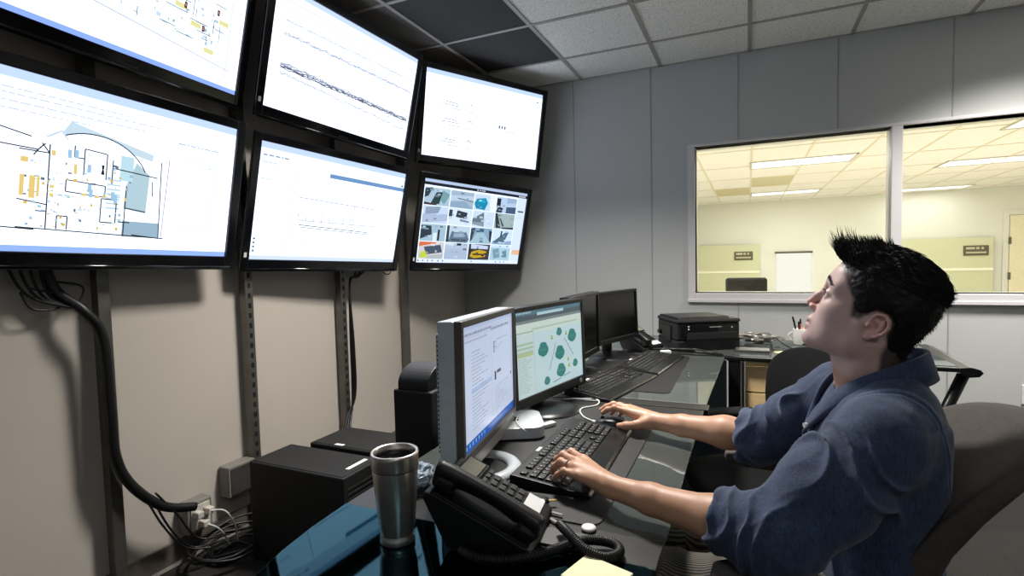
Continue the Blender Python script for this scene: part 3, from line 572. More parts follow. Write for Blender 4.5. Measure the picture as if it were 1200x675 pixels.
ob(MB().bx(-.034, -.020, 2.97, 3.5, .03, DZ-.025, .003), 'side_panel', mat('grey laminate panel', (120, 122, 120), .5), dk)
# wooden drawer unit
WOOD = bpy.data.materials.new('pale maple veneer'); WOOD.use_nodes = True
_N = WOOD.node_tree.nodes; _L = WOOD.node_tree.links; _b = _N['Principled BSDF']; _tc = _N.new('ShaderNodeTexCoord'); _mp = _N.new('ShaderNodeMapping'); _mp.inputs['Scale'].default_value = (2, 2, 22)
_w = _N.new('ShaderNodeTexNoise'); _w.inputs['Scale'].default_value = 2.2; _w.inputs['Detail'].default_value = 5; _r = _N.new('ShaderNodeValToRGB')
_r.color_ramp.elements[0].color = (*lin((232, 196, 138)), 1); _r.color_ramp.elements[1].color = (*lin((248, 220, 168)), 1)
_L.new(_tc.outputs['Object'], _mp.inputs[0]); _L.new(_mp.outputs[0], _w.inputs['Vector']); _L.new(_w.outputs['Fac'], _r.inputs['Fac']); _L.new(_r.outputs['Color'], _b.inputs['Base Color']); _b.inputs['Roughness'].default_value = .5
o = thing('drawer_unit', 'pale wooden drawer unit under the back desk', 'drawer unit', (.175, 3.195, 0))
MB().bx(-.19, .19, -.2, .22, .03, .745, .003).obj('carcass', WOOD, o)
for z0, z1 in ((.04, .315), (.322, .595), (.602, .735)):
    d = MB().bx(-.188, .188, -.222, -.202, z0, z1, .002).obj('drawer', WOOD, o); MB().bx(.06, .16, -.24, -.223, z1-.035, z1-.022, .004).obj('handle', METAL, d)

# ------------------------------------------------------------------ rounded soft shapes
def superell(mb, a, b_, c_, e1=.35, e2=.35, n=40, m=24, fn=None, mi=0, M=None):
    V = []; F = []
    f = lambda w_, e: math.copysign(abs(w_)**e, w_)
    for j in range(1, m):
        ph = -pi/2+pi*j/m
        for i in range(n):
            th = 2*pi*i/n
            p = (a*f(cos(ph), e1)*f(cos(th), e2), b_*f(cos(ph), e1)*f(sin(th), e2), c_*f(sin(ph), e1)); V.append(p)
    V.append((0, 0, -c_)); V.append((0, 0, c_)); nb = len(V)-2
    for j in range(m-2):
        for i in range(n): F.append((j*n+i, j*n+(i+1) % n, (j+1)*n+(i+1) % n, (j+1)*n+i))
    for i in range(n): F.append((nb, (i+1) % n, i)); F.append((nb+1, (m-2)*n+i, (m-2)*n+(i+1) % n))
    if fn: V = [fn(*p) for p in V]
    return mb.add(V, F, mi, True, M)

# ------------------------------------------------------------------ desktop monitors
MBZ = mat('black monitor bezel', (20, 20, 21), .3); SIL = mat('silver monitor plastic', (192, 206, 216), .35, .1); GRB = mat('grey brown bezel face', (88, 84, 80), .4)
def monitor(name, M, w_, h_, label, canvas, bz, chin, thick, face, side, base, off_face=None, group=None):
    t = thing(name, label, 'monitor', M=M, group=group)
    W_, H_ = w_+2*bz, h_+bz+chin
    b = MB(); b.bx(-W_/2, -w_/2, -h_/2-chin, h_/2+bz, -.012, .006, .002).bx(w_/2, W_/2, -h_/2-chin, h_/2+bz, -.012, .006, .002).bx(-w_/2, w_/2, h_/2, h_/2+bz, -.012, .006, .002).bx(-w_/2, w_/2, -h_/2-chin, -h_/2, -.012, .006, .002)
    b.obj('bezel', face, t)
    b = MB().bx(-W_/2, W_/2, -h_/2-chin, h_/2+bz, -thick, -.012, .004); b.bx(-W_/2+.04, W_/2-.04, -h_/2-chin+.03, h_/2+bz-.03, -thick-.022, -thick, .008); b.obj('rear_casing', side, t)
    b = MB()
    for k in range(26): b.bx(-W_/2+.004, -W_/2+.05, -h_/2+.01+k*(h_-.02)/26, -h_/2+.014+k*(h_-.02)/26, -thick-.003, -thick)
    b.obj('vents', MBZ, t)
    if canvas: canvas.obj('picture', SCRM, t)
    else: MB().bx(-w_/2, w_/2, -h_/2, h_/2, -.004, .0).obj('screen', off_face, t)
    return t
# silver monitor (20 inch), screen shows a white mail list
mw, mh = .459, .287
c = Canvas(mw, mh, (222, 230, 252)); R = random.Random(11)
c.quad(0, .93, 1, 1, (22, 96, 196), 2)
for k in range(7): c.quad(.03+.05*k, .945, .045+.05*k, .975, (160, 200, 240), 3)
c.quad(0, 0, 1, .03, (196, 208, 240), 1); c.quad(0, .03, 1, .11, (214, 222, 246), 1); c.text(.02, .06, .5, .02, (150, 158, 184), R); c.text(.02, .12, .4, .014, (176, 184, 206), R); c.text(.5, .08, .4, .02, (140, 146, 170), R)
for k in range(22): c.text(.14, .22+.03*k, R.uniform(.12, .3), .01, (172, 182, 208), R)
c.quad(.13, .52, .5, .56, (188, 208, 244), 1); c.quad(.5, .16, .505, .86, (196, 204, 228), 2)
c.quad(.55, .22, .565, .32, (90, 96, 112), 3); c.path([(.55, .22), (.6, .22), (.6, .27), (.55, .27)], (120, 126, 140), .002); c.quad(.56, .5, .59, .58, (40, 48, 60), 3); c.quad(.61, .5, .7, .53, (90, 100, 120), 3)
c.line(.6, .3, .75, .25, (150, 156, 176)); c.line(.62, .78, .9, .62, (170, 176, 196)); c.text(.62, .2, .25, .012, (180, 188, 210), R); c.quad(.93, .6, .95, .63, (60, 80, 140), 3)
for k in range(8): c.text(.56, .64+.03*k, R.uniform(.1, .3), .01, (190, 198, 220), R)
M1 = frame((-.618, 1.230, 1.021), 10.3, -.2, -1.6)
m1 = monitor('monitor', M1, mw, mh, 'silver monitor nearest the viewer with a white list on its lit screen', c, .016, .02, .052, GRB, SIL, None)
MB().bx(-mw/2-.016, mw/2+.016, -mh/2-.056, -mh/2-.021, -.05, .0, .003).obj('speaker_chin', mat('warm silver chin', (158, 154, 148), .35, .3), m1)
MB().bx(-.06, .06, -mh/2-.072, .05, -.1, -.076, .01).obj('stand_column', SIL, m1)
Mi = M1.inverted()
def world_part(mb, name, m, root, Mr): return mb.obj(name, m, root, M=Mr.inverted())
b = MB(); b.lathe([(.070, .0), (.106, .0), (.106, .004), (.100, .011), (.088, .015), (.076, .012), (.070, .006), (.070, 0)], 64, center=(-.622, 1.158, DZ+.003)); world_part(b, 'base_ring', mat('silver ring base', (196, 202, 206), .3, .1), m1, M1)
b = MB()
for k in range(4): b.bx(.12+.022*k, .132+.022*k, -mh/2-.017, -mh/2-.011, .006, .0075)
b.obj('buttons', SIL, m1)
# black monitor with the cloud diagram
c = Canvas(mw, mh, (214, 236, 238)); R = random.Random(12)
c.quad(0, 0, 1, .05, (90, 128, 140), 1); c.quad(.0, .05, 1, .11, (84, 98, 104), 1); c.quad(.3, .035, .7, .07, (196, 224, 232), 2); c.text(.02, .01, .2, .02, (190, 215, 220), R)
c.quad(0, .11, 1, .145, (132, 146, 146), 1); c.quad(0, .145, 1, .27, (226, 240, 226), 1); c.quad(.22, .215, .93, .235, (196, 210, 196), 2); c.quad(.01, .24, .24, .255, (180, 196, 180), 2); c.quad(0, .27, .24, 1, (220, 236, 232), 1)
for k in range(3): c.quad(.02, .37+.05*k, .23, .395+.05*k, (188, 210, 176), 2)
c.quad(.02, .49, .23, .53, (200, 216, 160), 2)
for k in range(18): c.text(.03, .55+.023*k, R.uniform(.1, .18), .007, (170, 192, 190), R)
GRN = (58, 140, 130)
def cloud(u, v, s_):
    for du, dv, q in ((0, 0, 1), (-.6, .15, .62), (.6, .1, .62), (-.25, -.4, .62), (.3, -.35, .6), (0, .4, .62), (.45, .4, .5), (-.5, -.1, .5)): c.blob(u+du*s_, v+dv*s_*1.5, s_*q, s_*q*1.45, GRN, 12, 2)
    c.text(u-s_*.7, v, s_*1.4, .008, (110, 176, 168), R)
for u, v, s_ in ((.37, .5, .062), (.62, .33, .036), (.83, .42, .060), (.62, .60, .062), (.63, .83, .060), (.4, .94, .03), (.87, .80, .036)): 
    if v < .9: cloud(u, v, s_)
cloud(.41, .90, .036)
for u, v in ((.5, .38), (.73, .37), (.75, .72), (.76, .8)): c.blob(u, v, .016, .028, (190, 208, 110), 10, 3); c.line(u-.01, v+.015, u+.012, v+.015, (80, 130, 60), .003)
for q in ((.56, .46, .45, .78), (.7, .43, .84, .68), (.5, .95, .62, .93), (.66, .92, .78, .9)): c.line(*q, (96, 128, 128), .0028, 3)
c.line(.24, .27, .24, 1, (190, 206, 206), .002)
M2 = frame((-.646, 1.776, 1.002), -10.8, -1.3, 0)
m2 = monitor('monitor', M2, mw, mh, 'black monitor in the middle showing green clouds on its lit screen', c, .015, .034, .045, MBZ, MBZ, None)
MB().bx(-.045, .045, -mh/2-.055, .0, -.095, -.068, .01).obj('stand_column', MBZ, m2)
b = MB(); b.lathe([(0, .018), (.05, .018), (.09, .012), (.112, .004), (.115, 0), (0, 0)], 48, center=(-.64, 1.70, DZ+.003)); world_part(b, 'base', MBZ, m2, M2)
lg = MB().cyl((.2, -mh/2-.016, .006), (.2, -mh/2-.016, .0072), .0085, n=24); lg = lg.obj('round_logo', mat('logo silver', (205, 210, 214), .4), m2)
MB().bx(.1965, .1975, -mh/2-.021, -mh/2-.010, .0073, .0076).bx(.2015, .2025, -mh/2-.023, -mh/2-.012, .0073, .0076).bx(.1985, .2, -mh/2-.021, -mh/2-.0145, .0073, .0076).obj('logo_strokes', MBZ, lg)
# the two switched-off ones
OFFS = mat('switched off screen', (17, 17, 15), .22, spec=.5)
G2 = 'switched-off monitors on the middle desk'
M3 = frame((-.685, 2.325, 1.010), -2, 0, 0)
m3 = monitor('monitor', M3, .395, .255, 'switched-off black monitor half hidden behind the lit cloud diagram monitor', None, .016, .026, .04, MBZ, MBZ, None, OFFS, G2)
MB().bx(-.04, .04, -.198, .0, -.085, -.063, .008).obj('stand_column', MBZ, m3); b = MB().lathe([(0, .02), (.04, .018), (.08, .01), (.100, .003), (.102, 0), (0, 0)], 40, center=(-.72, 2.35, DZ+.001)); world_part(b, 'base', MBZ, m3, M3)
M4 = frame((-.632, 2.765, 1.012), -17, -1.7, 0)
m4 = monitor('monitor', M4, .392, .232, 'switched-off black monitor fully visible beside the printer', None, .014, .024, .04, MBZ, MBZ, None, OFFS, G2)
MB().bx(-.04, .04, -.198, .0, -.085, -.063, .008).obj('stand_column', MBZ, m4); b = MB().lathe([(0, .03), (.03, .028), (.10, .012), (.13, .003), (.132, 0), (0, 0)], 40, center=(-.665, 2.76, DZ+.001)); world_part(b, 'base', MBZ, m4, M4)
# tall black case behind the silver monitor
t = thing('tall_case', 'tall black upright case with rounded top behind the silver monitor', 'case', (-.93, 1.40, 0))
MB().bx(-.07, .07, -.09, .09, 0, .93, .006).obj('shell', CASE, t); MB().prism([(-.085, .93)]+[(-.085+.17*(1-cos(pi*k/16))/2, .945+.055*sin(pi*k/16)) for k in range(17)]+[(.085, .93)], -.055, .055, axis='x', r=.003).obj('rounded_cap', BEZM, t)
# small white computer
t = thing('mini_computer', 'small square silver computer with rounded corners behind the keyboard', 'computer', (-.665, 1.455, DZ+.003), radians(28))
def rrect(w_, h_, r, n=8): return [(sx*(w_/2-r)+r*cos(a0+pi/2*k/n), sy*(h_/2-r)+r*sin(a0+pi/2*k/n)) for sx, sy, a0 in ((1, 1, 0), (-1, 1, pi/2), (-1, -1, pi), (1, -1, 3*pi/2)) for k in range(n+1)]
MB().prism(rrect(.186, .186, .036), .003, .036, r=.0015).obj('body', mat('satin aluminium', (196, 200, 202), .35, .2), t)
MB().prism(rrect(.15, .15, .03), 0, .003).obj('foot', MBZ, t)
ap = [(.0, .016), (.008, .02), (.016, .018), (.021, .010), (.017, .004), (.016, -.004), (.021, -.010), (.015, -.020), (.008, -.023), (0, -.020), (-.008, -.023), (-.016, -.018), (-.022, -.006), (-.022, .008), (-.014, .018), (-.006, .019)]
lf = [(.002, .022), (.006, .024), (.011, .032), (.010, .035), (.004, .031)]
MB().prism([(x*1.05, y*1.05) for x, y in ap], .036, .0366).prism([(x*1.05, y*1.05) for x, y in lf], .036, .0366).obj('logo', mat('black gloss logo', (14, 14, 15), .2), t)
b = MB().tube(spline([(-.66, 1.50, DZ+.042), (-.64, 1.43, DZ+.042), (-.605, 1.385, DZ+.04), (-.585, 1.40, DZ+.02), (-.585, 1.45, DZ+.008), (-.60, 1.49, DZ+.008)]), .0022, n=6)
b.bx(-.012, .012, -.028, .028, -.006, .006, .003, M=Matrix.Translation((-.575, 1.525, DZ+.010)) @ Matrix.Rotation(radians(-30), 4, 'Z'))
b.obj('white_cable', WCAB, label='thin white cable with a plug draped over the small silver computer', cat='cable')
b = MB().tube(spline([(-.63, 1.84, DZ+.006), (-.52, 1.88, DZ+.006), (-.49, 1.81, DZ+.006), (-.53, 1.74, DZ+.006), (-.50, 1.66, DZ+.006), (-.455, 1.62, DZ+.006)]), .0026, n=6).tube([(-.455, 1.62, DZ+.006), (-.43, 1.605, DZ+.006)], .0045, n=8)
b.obj('white_cable', WCAB, label='white cable curling on the desk between the cloud diagram monitor and the mouse', cat='cable')
# desk pads
PADM = mat('black rubber desk pad', (14, 14, 14), .6, bump=.1)
def deskpad(poly_c, w_, d_, rz, label):
    MB().prism(rrect(w_, d_, .03), 0, .003, r=.0006).obj('desk_pad', PADM, label=label, cat='desk pad', M=Matrix.Translation((*poly_c, DZ)) @ Matrix.Rotation(radians(rz), 4, 'Z'), group='black desk pads')
deskpad((-.505, 1.385), .475, .81, 0, 'black desk pad under the near keyboard and the keys')
deskpad((-.515, 2.46), .48, .80, 0, 'black desk pad under the two dark monitors')

# ------------------------------------------------------------------ keyboards
KEY = mat('black key cap', (12, 12, 13), .5); KLEG = mat('key legend white', (176, 176, 176), .6); KB = mat('black keyboard shell', (14, 14, 15), .4); PALM = mat('glossy palm rest', (30, 30, 29), .22)
def keycap(w_):
    b = MB(); x, y = w_/2-.0009, .0086; x2, y2 = x-.0012, y-.0014
    V = [(-x, -y, 0), (x, -y, 0), (x, y, 0), (-x, y, 0), (-x2, -y2+.001, .0042), (x2, -y2+.001, .0042), (x2, y2+.001, .0042), (-x2, y2+.001, .0042)]
    b.add(V, [(4, 5, 6, 7), (0, 1, 5, 4), (1, 2, 6, 5), (2, 3, 7, 6), (3, 0, 4, 7)])
    if w_ < .05: b.add([(-x2+.001, .001, .0044), (-x2+.0038, .001, .0044), (-x2+.0038, .0045, .0044), (-x2+.001, .0045, .0044)], [(0, 1, 2, 3)], 1)
    return b
KM = {}
def keyboard(x, y, rz, label, group):
    t = thing('keyboard', label, 'keyboard', (x, y, DZ+.004), radians(rz), group)
    L_ = .472
    prof = [(-.098, .0), (-.098, .004), (-.092, .008), (-.045, .0115), (-.040, .0125), (.080, .026), (.092, .027), (.096, .024), (.096, .0)]
    MB().prism(prof, -L_/2, L_/2, axis='x', r=.0015).obj('shell', KB, t)
    MB().prism([(-.097, .0045), (-.092, .0088), (-.046, .0122), (-.046, .0108), (-.092, .0074), (-.096, .003)], -L_/2+.004, L_/2-.004, axis='x').obj('palm_rest', PALM, t)
    MB().bx(-L_/2+.16, -L_/2+.19, .083, .092, .0262, .0278).obj('sticker', WHT, t)
    u = .0192; rows = []
    ft = [1]+[None]+[1]*4+['h']+[1]*4+['h']+[1]*4
    def row(items, x0, yy):
        xx = x0
        for it in items:
            if it == 'h': xx += u*.5; continue
            if it is None: xx += u; continue
            rows.append((xx+it*u/2, yy, it*u)); xx += it*u
    x0 = -L_/2+.010
    row(ft, x0, .066); row([1]*13+[2], x0, .042); row([1.5]+[1]*12+[1.5], x0, .0228); row([1.75]+[1]*11+[2.25], x0, .0036); row([2.25]+[1]*10+[2.75], x0, -.0156); row([1.5, 1.25, 1.25, 6, 1.25, 1.25, 1.25, 1.25], x0, -.0348)
    x1 = x0+15.3*u
    for yy in (.066, .042, .0228): row([1, 1, 1], x1, yy)
    row([None, 1], x1, -.0156); row([1, 1, 1], x1, -.0348)
    x2 = x1+3.3*u
    for yy in (.042, .0228, .0036, -.0156): row([1, 1, 1, 1], x2, yy)
    row([2, 1, 1], x2, -.0348)
    rows.sort(key=lambda q: q[0])
    for i, (kx, ky, kw) in enumerate(rows[:100]):
        k_ = round(kw, 4)
        if k_ not in KM:
            o = keycap(kw).obj('key', [KEY, KLEG], t); KM[k_] = o.data
        else: o = bpy.data.objects.new('key', KM[k_]); COL.objects.link(o); o.parent = t
        z = .0125+(ky+.040)*.0135/.12
        o.location = (kx, ky, z+.0006); o.rotation_euler = (radians(6.4), 0, 0)
    if len(rows) > 100:
        b = MB()
        for kx, ky, kw in rows[100:]: b.box((kx, ky, .0155+(ky+.040)*.0135/.12), (kw-.003, .015, .005), .001)
        b.obj('far_keys', KEY, t)['kind'] = 'stuff'
    return t
GK = 'black keyboards on the desks'
kb1 = keyboard(-.414, 1.325, 90.5, 'black keyboard under the left hand of the man', GK)
keyboard(-.505, 2.115, 78, 'black keyboard lying just behind the cloud diagram monitor', GK)
keyboard(-.428, 2.60, 83, 'black keyboard in front of the fully visible dark monitor', GK)
# mouse
t = thing('mouse', 'black computer mouse under the right hand', 'mouse', (-.390, 1.603, DZ+.0045), radians(100))
b = MB(); superell(b, .031, .052, .019, .7, .8, 36, 20, lambda x, y, z: (x*(1-.12*y/.052), y, max(z, -.006)*(1.0 if z < 0 else 1)*(1-.25*max(0, y)/.052)+.0062)); b.obj('shell', mat('charcoal mouse shell', (30, 32, 38), .35), t)
b = MB(); superell(b, .0315, .04, .009, .6, .7, 30, 12, lambda x, y, z: (x, y-.006, z+.0095)); b.obj('side_grip', mat('blue grey grip', (70, 78, 96), .45), t)
MB().cyl((-.003, .028, .0225), (.003, .028, .0225), .006).obj('wheel', MBZ, t)
# keys on a ring
t = thing('key_bunch', 'bunch of keys on a ring with a black fob on the desk pad', 'keys', (-.405, 1.02, DZ+.0035))
KS = mat('steel key', (150, 148, 144), .3, .9); KG = mat('brass key', (196, 168, 110), .3, .9)
MB().tube([(.014*cos(a*pi/12)-.012, .014*sin(a*pi/12)-.02, .003) for a in range(24)], .0011, n=6, closed=True).obj('ring', KS, t)
def key(dx, dy, rz, m, L_=.052, zz=.002):
    M = Matrix.Translation((dx, dy, zz)) @ Matrix.Rotation(radians(rz), 4, 'Z'); b = MB()
    b.lathe([(.004, -.001), (.011, -.001), (.011, .001), (.004, .001), (.004, -.001)], 20, M=M)
    b.prism([(.008, -.0035), (L_-.004, -.0035), (L_, 0), (L_-.004, .0035), (.034, .0035), (.031, .001), (.028, .0035), (.024, .002), (.020, .0035), (.008, .0035)], -.001, .001, M=M); b.obj('key', m, t)
key(.008, -.03, -28, KS, .062); key(.004, -.022, -8, KS, .058, .005); key(.0, .0, 25, KG, .036, .012)
b = MB(); superell(b, .022, .014, .008, .6, .6, 24, 12, lambda x, y, z: (x-.004, y+.006, z+.009)); b.obj('fob', MBZ, t)
MB().lathe([(.008, 0), (.013, .001), (.015, .004), (.013, .007), (.008, .0075), (.0, .006)], 24, center=(-.284, .968, DZ)).obj('plastic_disc', WHT, label='small round white plastic disc on the near desk beside the phone cord', cat='disc')
# ------------------------------------------------------------------ steel tumbler
STEEL = mat('brushed stainless steel', (214, 206, 200), .30, .88, var=.05, scale=60)
t = thing('travel_tumbler', 'brushed stainless steel travel tumbler with open lid on near glass desk', 'tumbler', (-.612, .800, DZ))
MB().lathe([(0, .0), (.031, 0), (.033, .003), (.033, .012), (.030, .016), (.0305, .019), (.034, .03), (.0420, .125), (.0430, .140), (.0430, .142)], 56).obj('body', STEEL, t)
MB().lathe([(.0420, .142), (.0420, .1435)], 56).obj('groove', MBZ, t)
MB().lathe([(.0434, .1435), (.0442, .146), (.0442, .165), (.0450, .170), (.0442, .1735), (.0410, .174), (.0385, .171), (.0383, .162)], 56).obj('rim', STEEL, t)
MB().lathe([(.0384, .160), (.036, .152), (.0, .150)], 40).obj('lid', mat('black lid interior', (12, 12, 12), .4), t)
# crumpled plastic behind the tumbler
def crumple(name, c_, r, m, seed, label, cat, n=3):
    bm = bmesh.new(); bmesh.ops.create_icosphere(bm, subdivisions=4, radius=1)
    for v in bm.verts:
        p = v.co.copy(); q = noise.noise(p*2.3+Vector((seed, 0, 0)))*.35+abs(noise.noise(p*5+Vector((0, seed, 0))))*.35
        v.co = Vector((p.x*r[0], p.y*r[1], p.z*r[2]))*(1-.25+q)
    mb = MB().bmesh(bm, 0, False); zmin = min(v[2] for v in mb.v); mb.v = [(v[0]+c_[0], v[1]+c_[1], v[2]-zmin+c_[2]) for v in mb.v]
    return mb.obj(name, m, label=label, cat=cat)
crumple('crumpled_plastic', (-.70, 1.0, DZ), (.03, .055, .03), mat('cloudy plastic film', (176, 190, 204), .25, var=.25, scale=40, trans=.3), 3.1, 'crumpled clear plastic wrap on the desk between tumbler and silver monitor', 'plastic wrap')
# sticky notes
t = MB().box((0, 0, .006), (.09, .078, .012), .0006).obj('sticky_notes', mat('pale yellow paper', (238, 236, 196), .7, var=.01), label='pad of pale yellow sticky notes at the bottom edge of the picture', cat='notepad', M=Matrix.Translation((-.2265, .815, DZ)) @ Matrix.Rotation(radians(-17), 4, 'Z'))

# ------------------------------------------------------------------ telephones
PH = mat('black phone plastic', (16, 16, 17), .42, bump=.06); PHG = mat('grey phone key', (40, 40, 40), .5); LCD = mat('grey phone display', (118, 116, 104), .25); PHL = mat('dark glossy phone plastic', (14, 14, 15), .25)
def telephone(M, label, coil=None, group='black desk telephones'):
    t = thing('telephone', label, 'telephone', M=M, group=group)
    # local: x right, y up the slope, z up; front edge at y=-.11
    prof = [(-.105, 0), (-.105, .016), (-.096, .022), (.080, .104), (.096, .106), (.104, .098), (.060, .012), (.05, 0)]
    MB().prism(prof, -.090, .088, axis='x', r=.003).obj('body', PH, t)
    s_ = math.atan2(.082, .176); A = Matrix.Translation((0, -.098, .0235)) @ Matrix.Rotation(s_, 4, 'X')   # plane of the slope
    MB().bx(.005, .092, .145, .195, 0, .006, .002, M=A).obj('display_frame', PHL, t); MB().bx(.012, .085, .151, .189, .0062, .0068, M=A).obj('display', LCD, t)
    for j in range(4):
        for i in range(3): MB().bx(.012+.024*i, .030+.024*i, .052+.019*j, .064+.019*j, 0, .004, .0012, M=A).obj('key', PHG, t)
    for i in range(4): MB().bx(.010+.021*i, .025+.021*i, .130, .138, 0, .0035, .001, M=A).obj('soft_key', PHG, t)
    MB().bx(.01, .085, .008, .044, 0.0004, .0012, M=A).obj('label_card', WHT, t)
    MB().bx(-.088, -.020, .004, .202, -.006, .0015, .002, M=A).obj('cradle', PHL, t)
    b = MB(); pts = [(-.056, -.004+.213*k/20, .026+.008*sin(pi*k/20)) for k in range(21)]
    b.tube(pts, [.0205+.007*abs(cos(pi*k/20))**3 for k in range(21)], n=18, M=A, sc=(.72, 1.15)); 
    h = b.obj('handset', PH, t)
    MB().box((-.056, .016, .016), (.050, .048, .034), .014, M=A).obj('mouth_piece', PH, h); MB().box((-.056, .188, .018), (.050, .050, .038), .014, M=A).obj('ear_piece', PH, h)
    return t
def phone_matrix(x, y, rz): return Matrix.Translation((x, y, DZ+.0005)) @ Matrix.Rotation(radians(rz), 4, 'Z')
telephone(phone_matrix(-.462, .898, 98), 'black desk telephone in the foreground beside the steel tumbler')
telephone(phone_matrix(-.575, 3.06, 62), 'black desk telephone in the distance between dark monitor and printer')
# coiled cord
def coil(path, R_, r, turns, name, m, **k):
    P = spline(path, 24); n = turns*10; out = []
    L_ = [0]
    for a, b_ in zip(P, P[1:]): L_.append(L_[-1]+(b_-a).length)
    up = Vector((0, 0, 1)); j = 0
    for i in range(n+1):
        s_ = L_[-1]*i/n
        while j < len(L_)-2 and L_[j+1] < s_: j += 1
        f = (s_-L_[j])/max(1e-9, L_[j+1]-L_[j]); p = P[j].lerp(P[j+1], f); tg = (P[j+1]-P[j]).normalized()
        a = up-tg*up.dot(tg); a.normalize(); c_ = tg.cross(a); th = 2*pi*i/10
        out.append(p+a*(R_*cos(th))+c_*(R_*sin(th)))
    return MB().tube(out, r, n=6).obj(name, m, **k)
coil([(-.47, .795, DZ+.011), (-.43, .785, DZ+.011), (-.373, .803, DZ+.011), (-.327, .843, DZ+.012), (-.296, .878, DZ+.014), (-.262, .905, DZ+.016), (-.222, .915, DZ+.012), (-.207, .893, DZ+.011), (-.226, .868, DZ+.011), (-.262, .868, DZ+.018), (-.30, .892, DZ+.028), (-.33, .93, DZ+.02)], .0072, .0021, 125, 'coiled_cord', CAB, label='coiled black telephone cord looping across the near glass desk', cat='cord')
MB().bx(-.36, -.27, .885, .945, DZ+.0002, DZ+.004, .0015, M=None).obj('plastic_tray', mat('dark grey tray', (58, 58, 56), .5), label='flat dark grey plate on the crossbar beside the telephone', cat='plate')

# ------------------------------------------------------------------ printer and things on the back desk
t = thing('printer', 'black office printer on the back desk below the window corner', 'printer', (-.282, 3.235, DZ+.001), radians(30))
PR = mat('black printer plastic', (22, 22, 23), .45, bump=.05); PRG = mat('glossy printer panel', (10, 10, 11), .2)
b = MB().bx(-.18, .18, -.17, .12, 0, .055, .006).bx(-.18, .18, -.165, .12, .058, .150, .008); b.obj('body', PR, t)
MB().bx(-.185, .185, -.172, .125, .150, .172, .010).obj('scanner_lid', PR, t); MB().prism([(-.16, .172), (-.13, .184), (.10, .182), (.13, .172)], -.17, .13, axis='x', r=.003, M=Matrix.Identity(4)).obj('document_feeder', PR, t)
MB().bx(-.16, .05, -.1735, -.168, .075, .142, .002).obj('front_panel', PRG, t)
MB().bx(-.14, .17, -.19, -.12, .052, .062, .002).obj('output_tray', PRG, t); MB().bx(-.13, .16, -.176, -.165, .063, .10, .001).obj('paper_slot', mat('deep black slot', (5, 5, 5), .8), t)
b = MB()
for x, z in ((-.12, .135), (-.12, .120), (.13, .125)): b.box((x, -.1745, z), (.008, .002, .006))
b.bx(.0, .07, -.1745, -.1735, .128, .130); b.obj('buttons', WHT, t)
MB().bx(-.186, -.180, -.08, .06, .04, .13, .002).bx(-.1935, -.18, .06, .10, .07, .09, .002).obj('side_port_panel', PRG, t)
# paper tray with plastic bag, note, wire, cables, mug
MB().prism(rrect(.17, .10, .012), 0, .012, r=.002).obj('flat_tray', mat('smoky flat tray', (70, 70, 66), .3), label='flat smoky tray on back desk right of the printer', cat='tray', M=Matrix.Translation((.02, 3.12, DZ+.0005)))
crumple('plastic_bag', (.06, 3.42, DZ), (.13, .05, .035), mat('crinkled clear bag', (128, 124, 116), .22, var=.25, scale=60, trans=.25), 7.7, 'crinkled clear plastic bag on back desk right of the printer', 'plastic bag')
MB().box((0, 0, .0025), (.10, .09, .004)).obj('sticky_note', mat('yellow note paper', (226, 222, 150), .7), label='yellow note lying on the back desk near the white mug', cat='note', M=Matrix.Translation((.19, 3.10, DZ)) @ Matrix.Rotation(.5, 4, 'Z'))
MB().box((0, 0, .0025), (.09, .06, .004)).obj('sticky_note', mat('cream note paper', (224, 216, 184), .7), label='cream paper slip lying just in front of the white mug', cat='note', M=Matrix.Translation((.30, 3.20, DZ)) @ Matrix.Rotation(.9, 4, 'Z'))
MB().tube(spline([(.12, 3.18, DZ+.004), (.11, 3.2, DZ+.05), (.14, 3.22, DZ+.06), (.18, 3.2, DZ+.03), (.24, 3.12, DZ+.008)]), .003, n=6).obj('bent_wire', CAB, label='thin black wire bent upright on back desk beside the yellow note', cat='wire')
b = MB(); R = random.Random(21)
for k in range(9):
    x = .30+.035*k; pts = [(x+R.uniform(-.05, .09), 3.18+R.uniform(-.1, .12), DZ+.012+R.uniform(0, .03)) for _ in range(5)]
    b.tube(spline(pts), .007, n=6)
b.obj('cable_pile', CAB, label='pile of black cables on the back desk behind the chin', cat='cable')
b = MB()
for k in range(4):
    x = -.42+.05*k; b.tube(spline([(x-.1, 2.98+.02*k, DZ+.008), (x, 2.95+.01*k, DZ+.02), (x+.08, 2.98, DZ+.01), (x+.15, 2.99-.02*k, DZ+.008)]), .006, n=6)
b.obj('black_cables', CAB, label='black cables lying in front of the printer', cat='cable')
MB().box((0, 0, .012), (.05, .035, .02), .004).obj('white_connector', WHT, label='small white connector block between the far telephone and the printer', cat='connector', M=Matrix.Translation((-.40, 2.86, DZ+.006)) @ Matrix.Rotation(.6, 4, 'Z'))
WM = mat('white glazed ceramic', (226, 222, 216), .2)
t = thing('mug', 'white ceramic mug used as a pen holder on the back desk', 'mug', (.275, 3.42, DZ))
MB().lathe([(0, .003), (.034, .0), (.040, .005), (.041, .09), (.040, .093), (.037, .09), (.036, .01), (0, .008)], 36).obj('cup', WM, t)
MB().tube([(-.039-.024*sin(pi*k/12), 0, .02+.055*(k/12)) for k in range(13)], .005, n=8).obj('handle', WM, t)
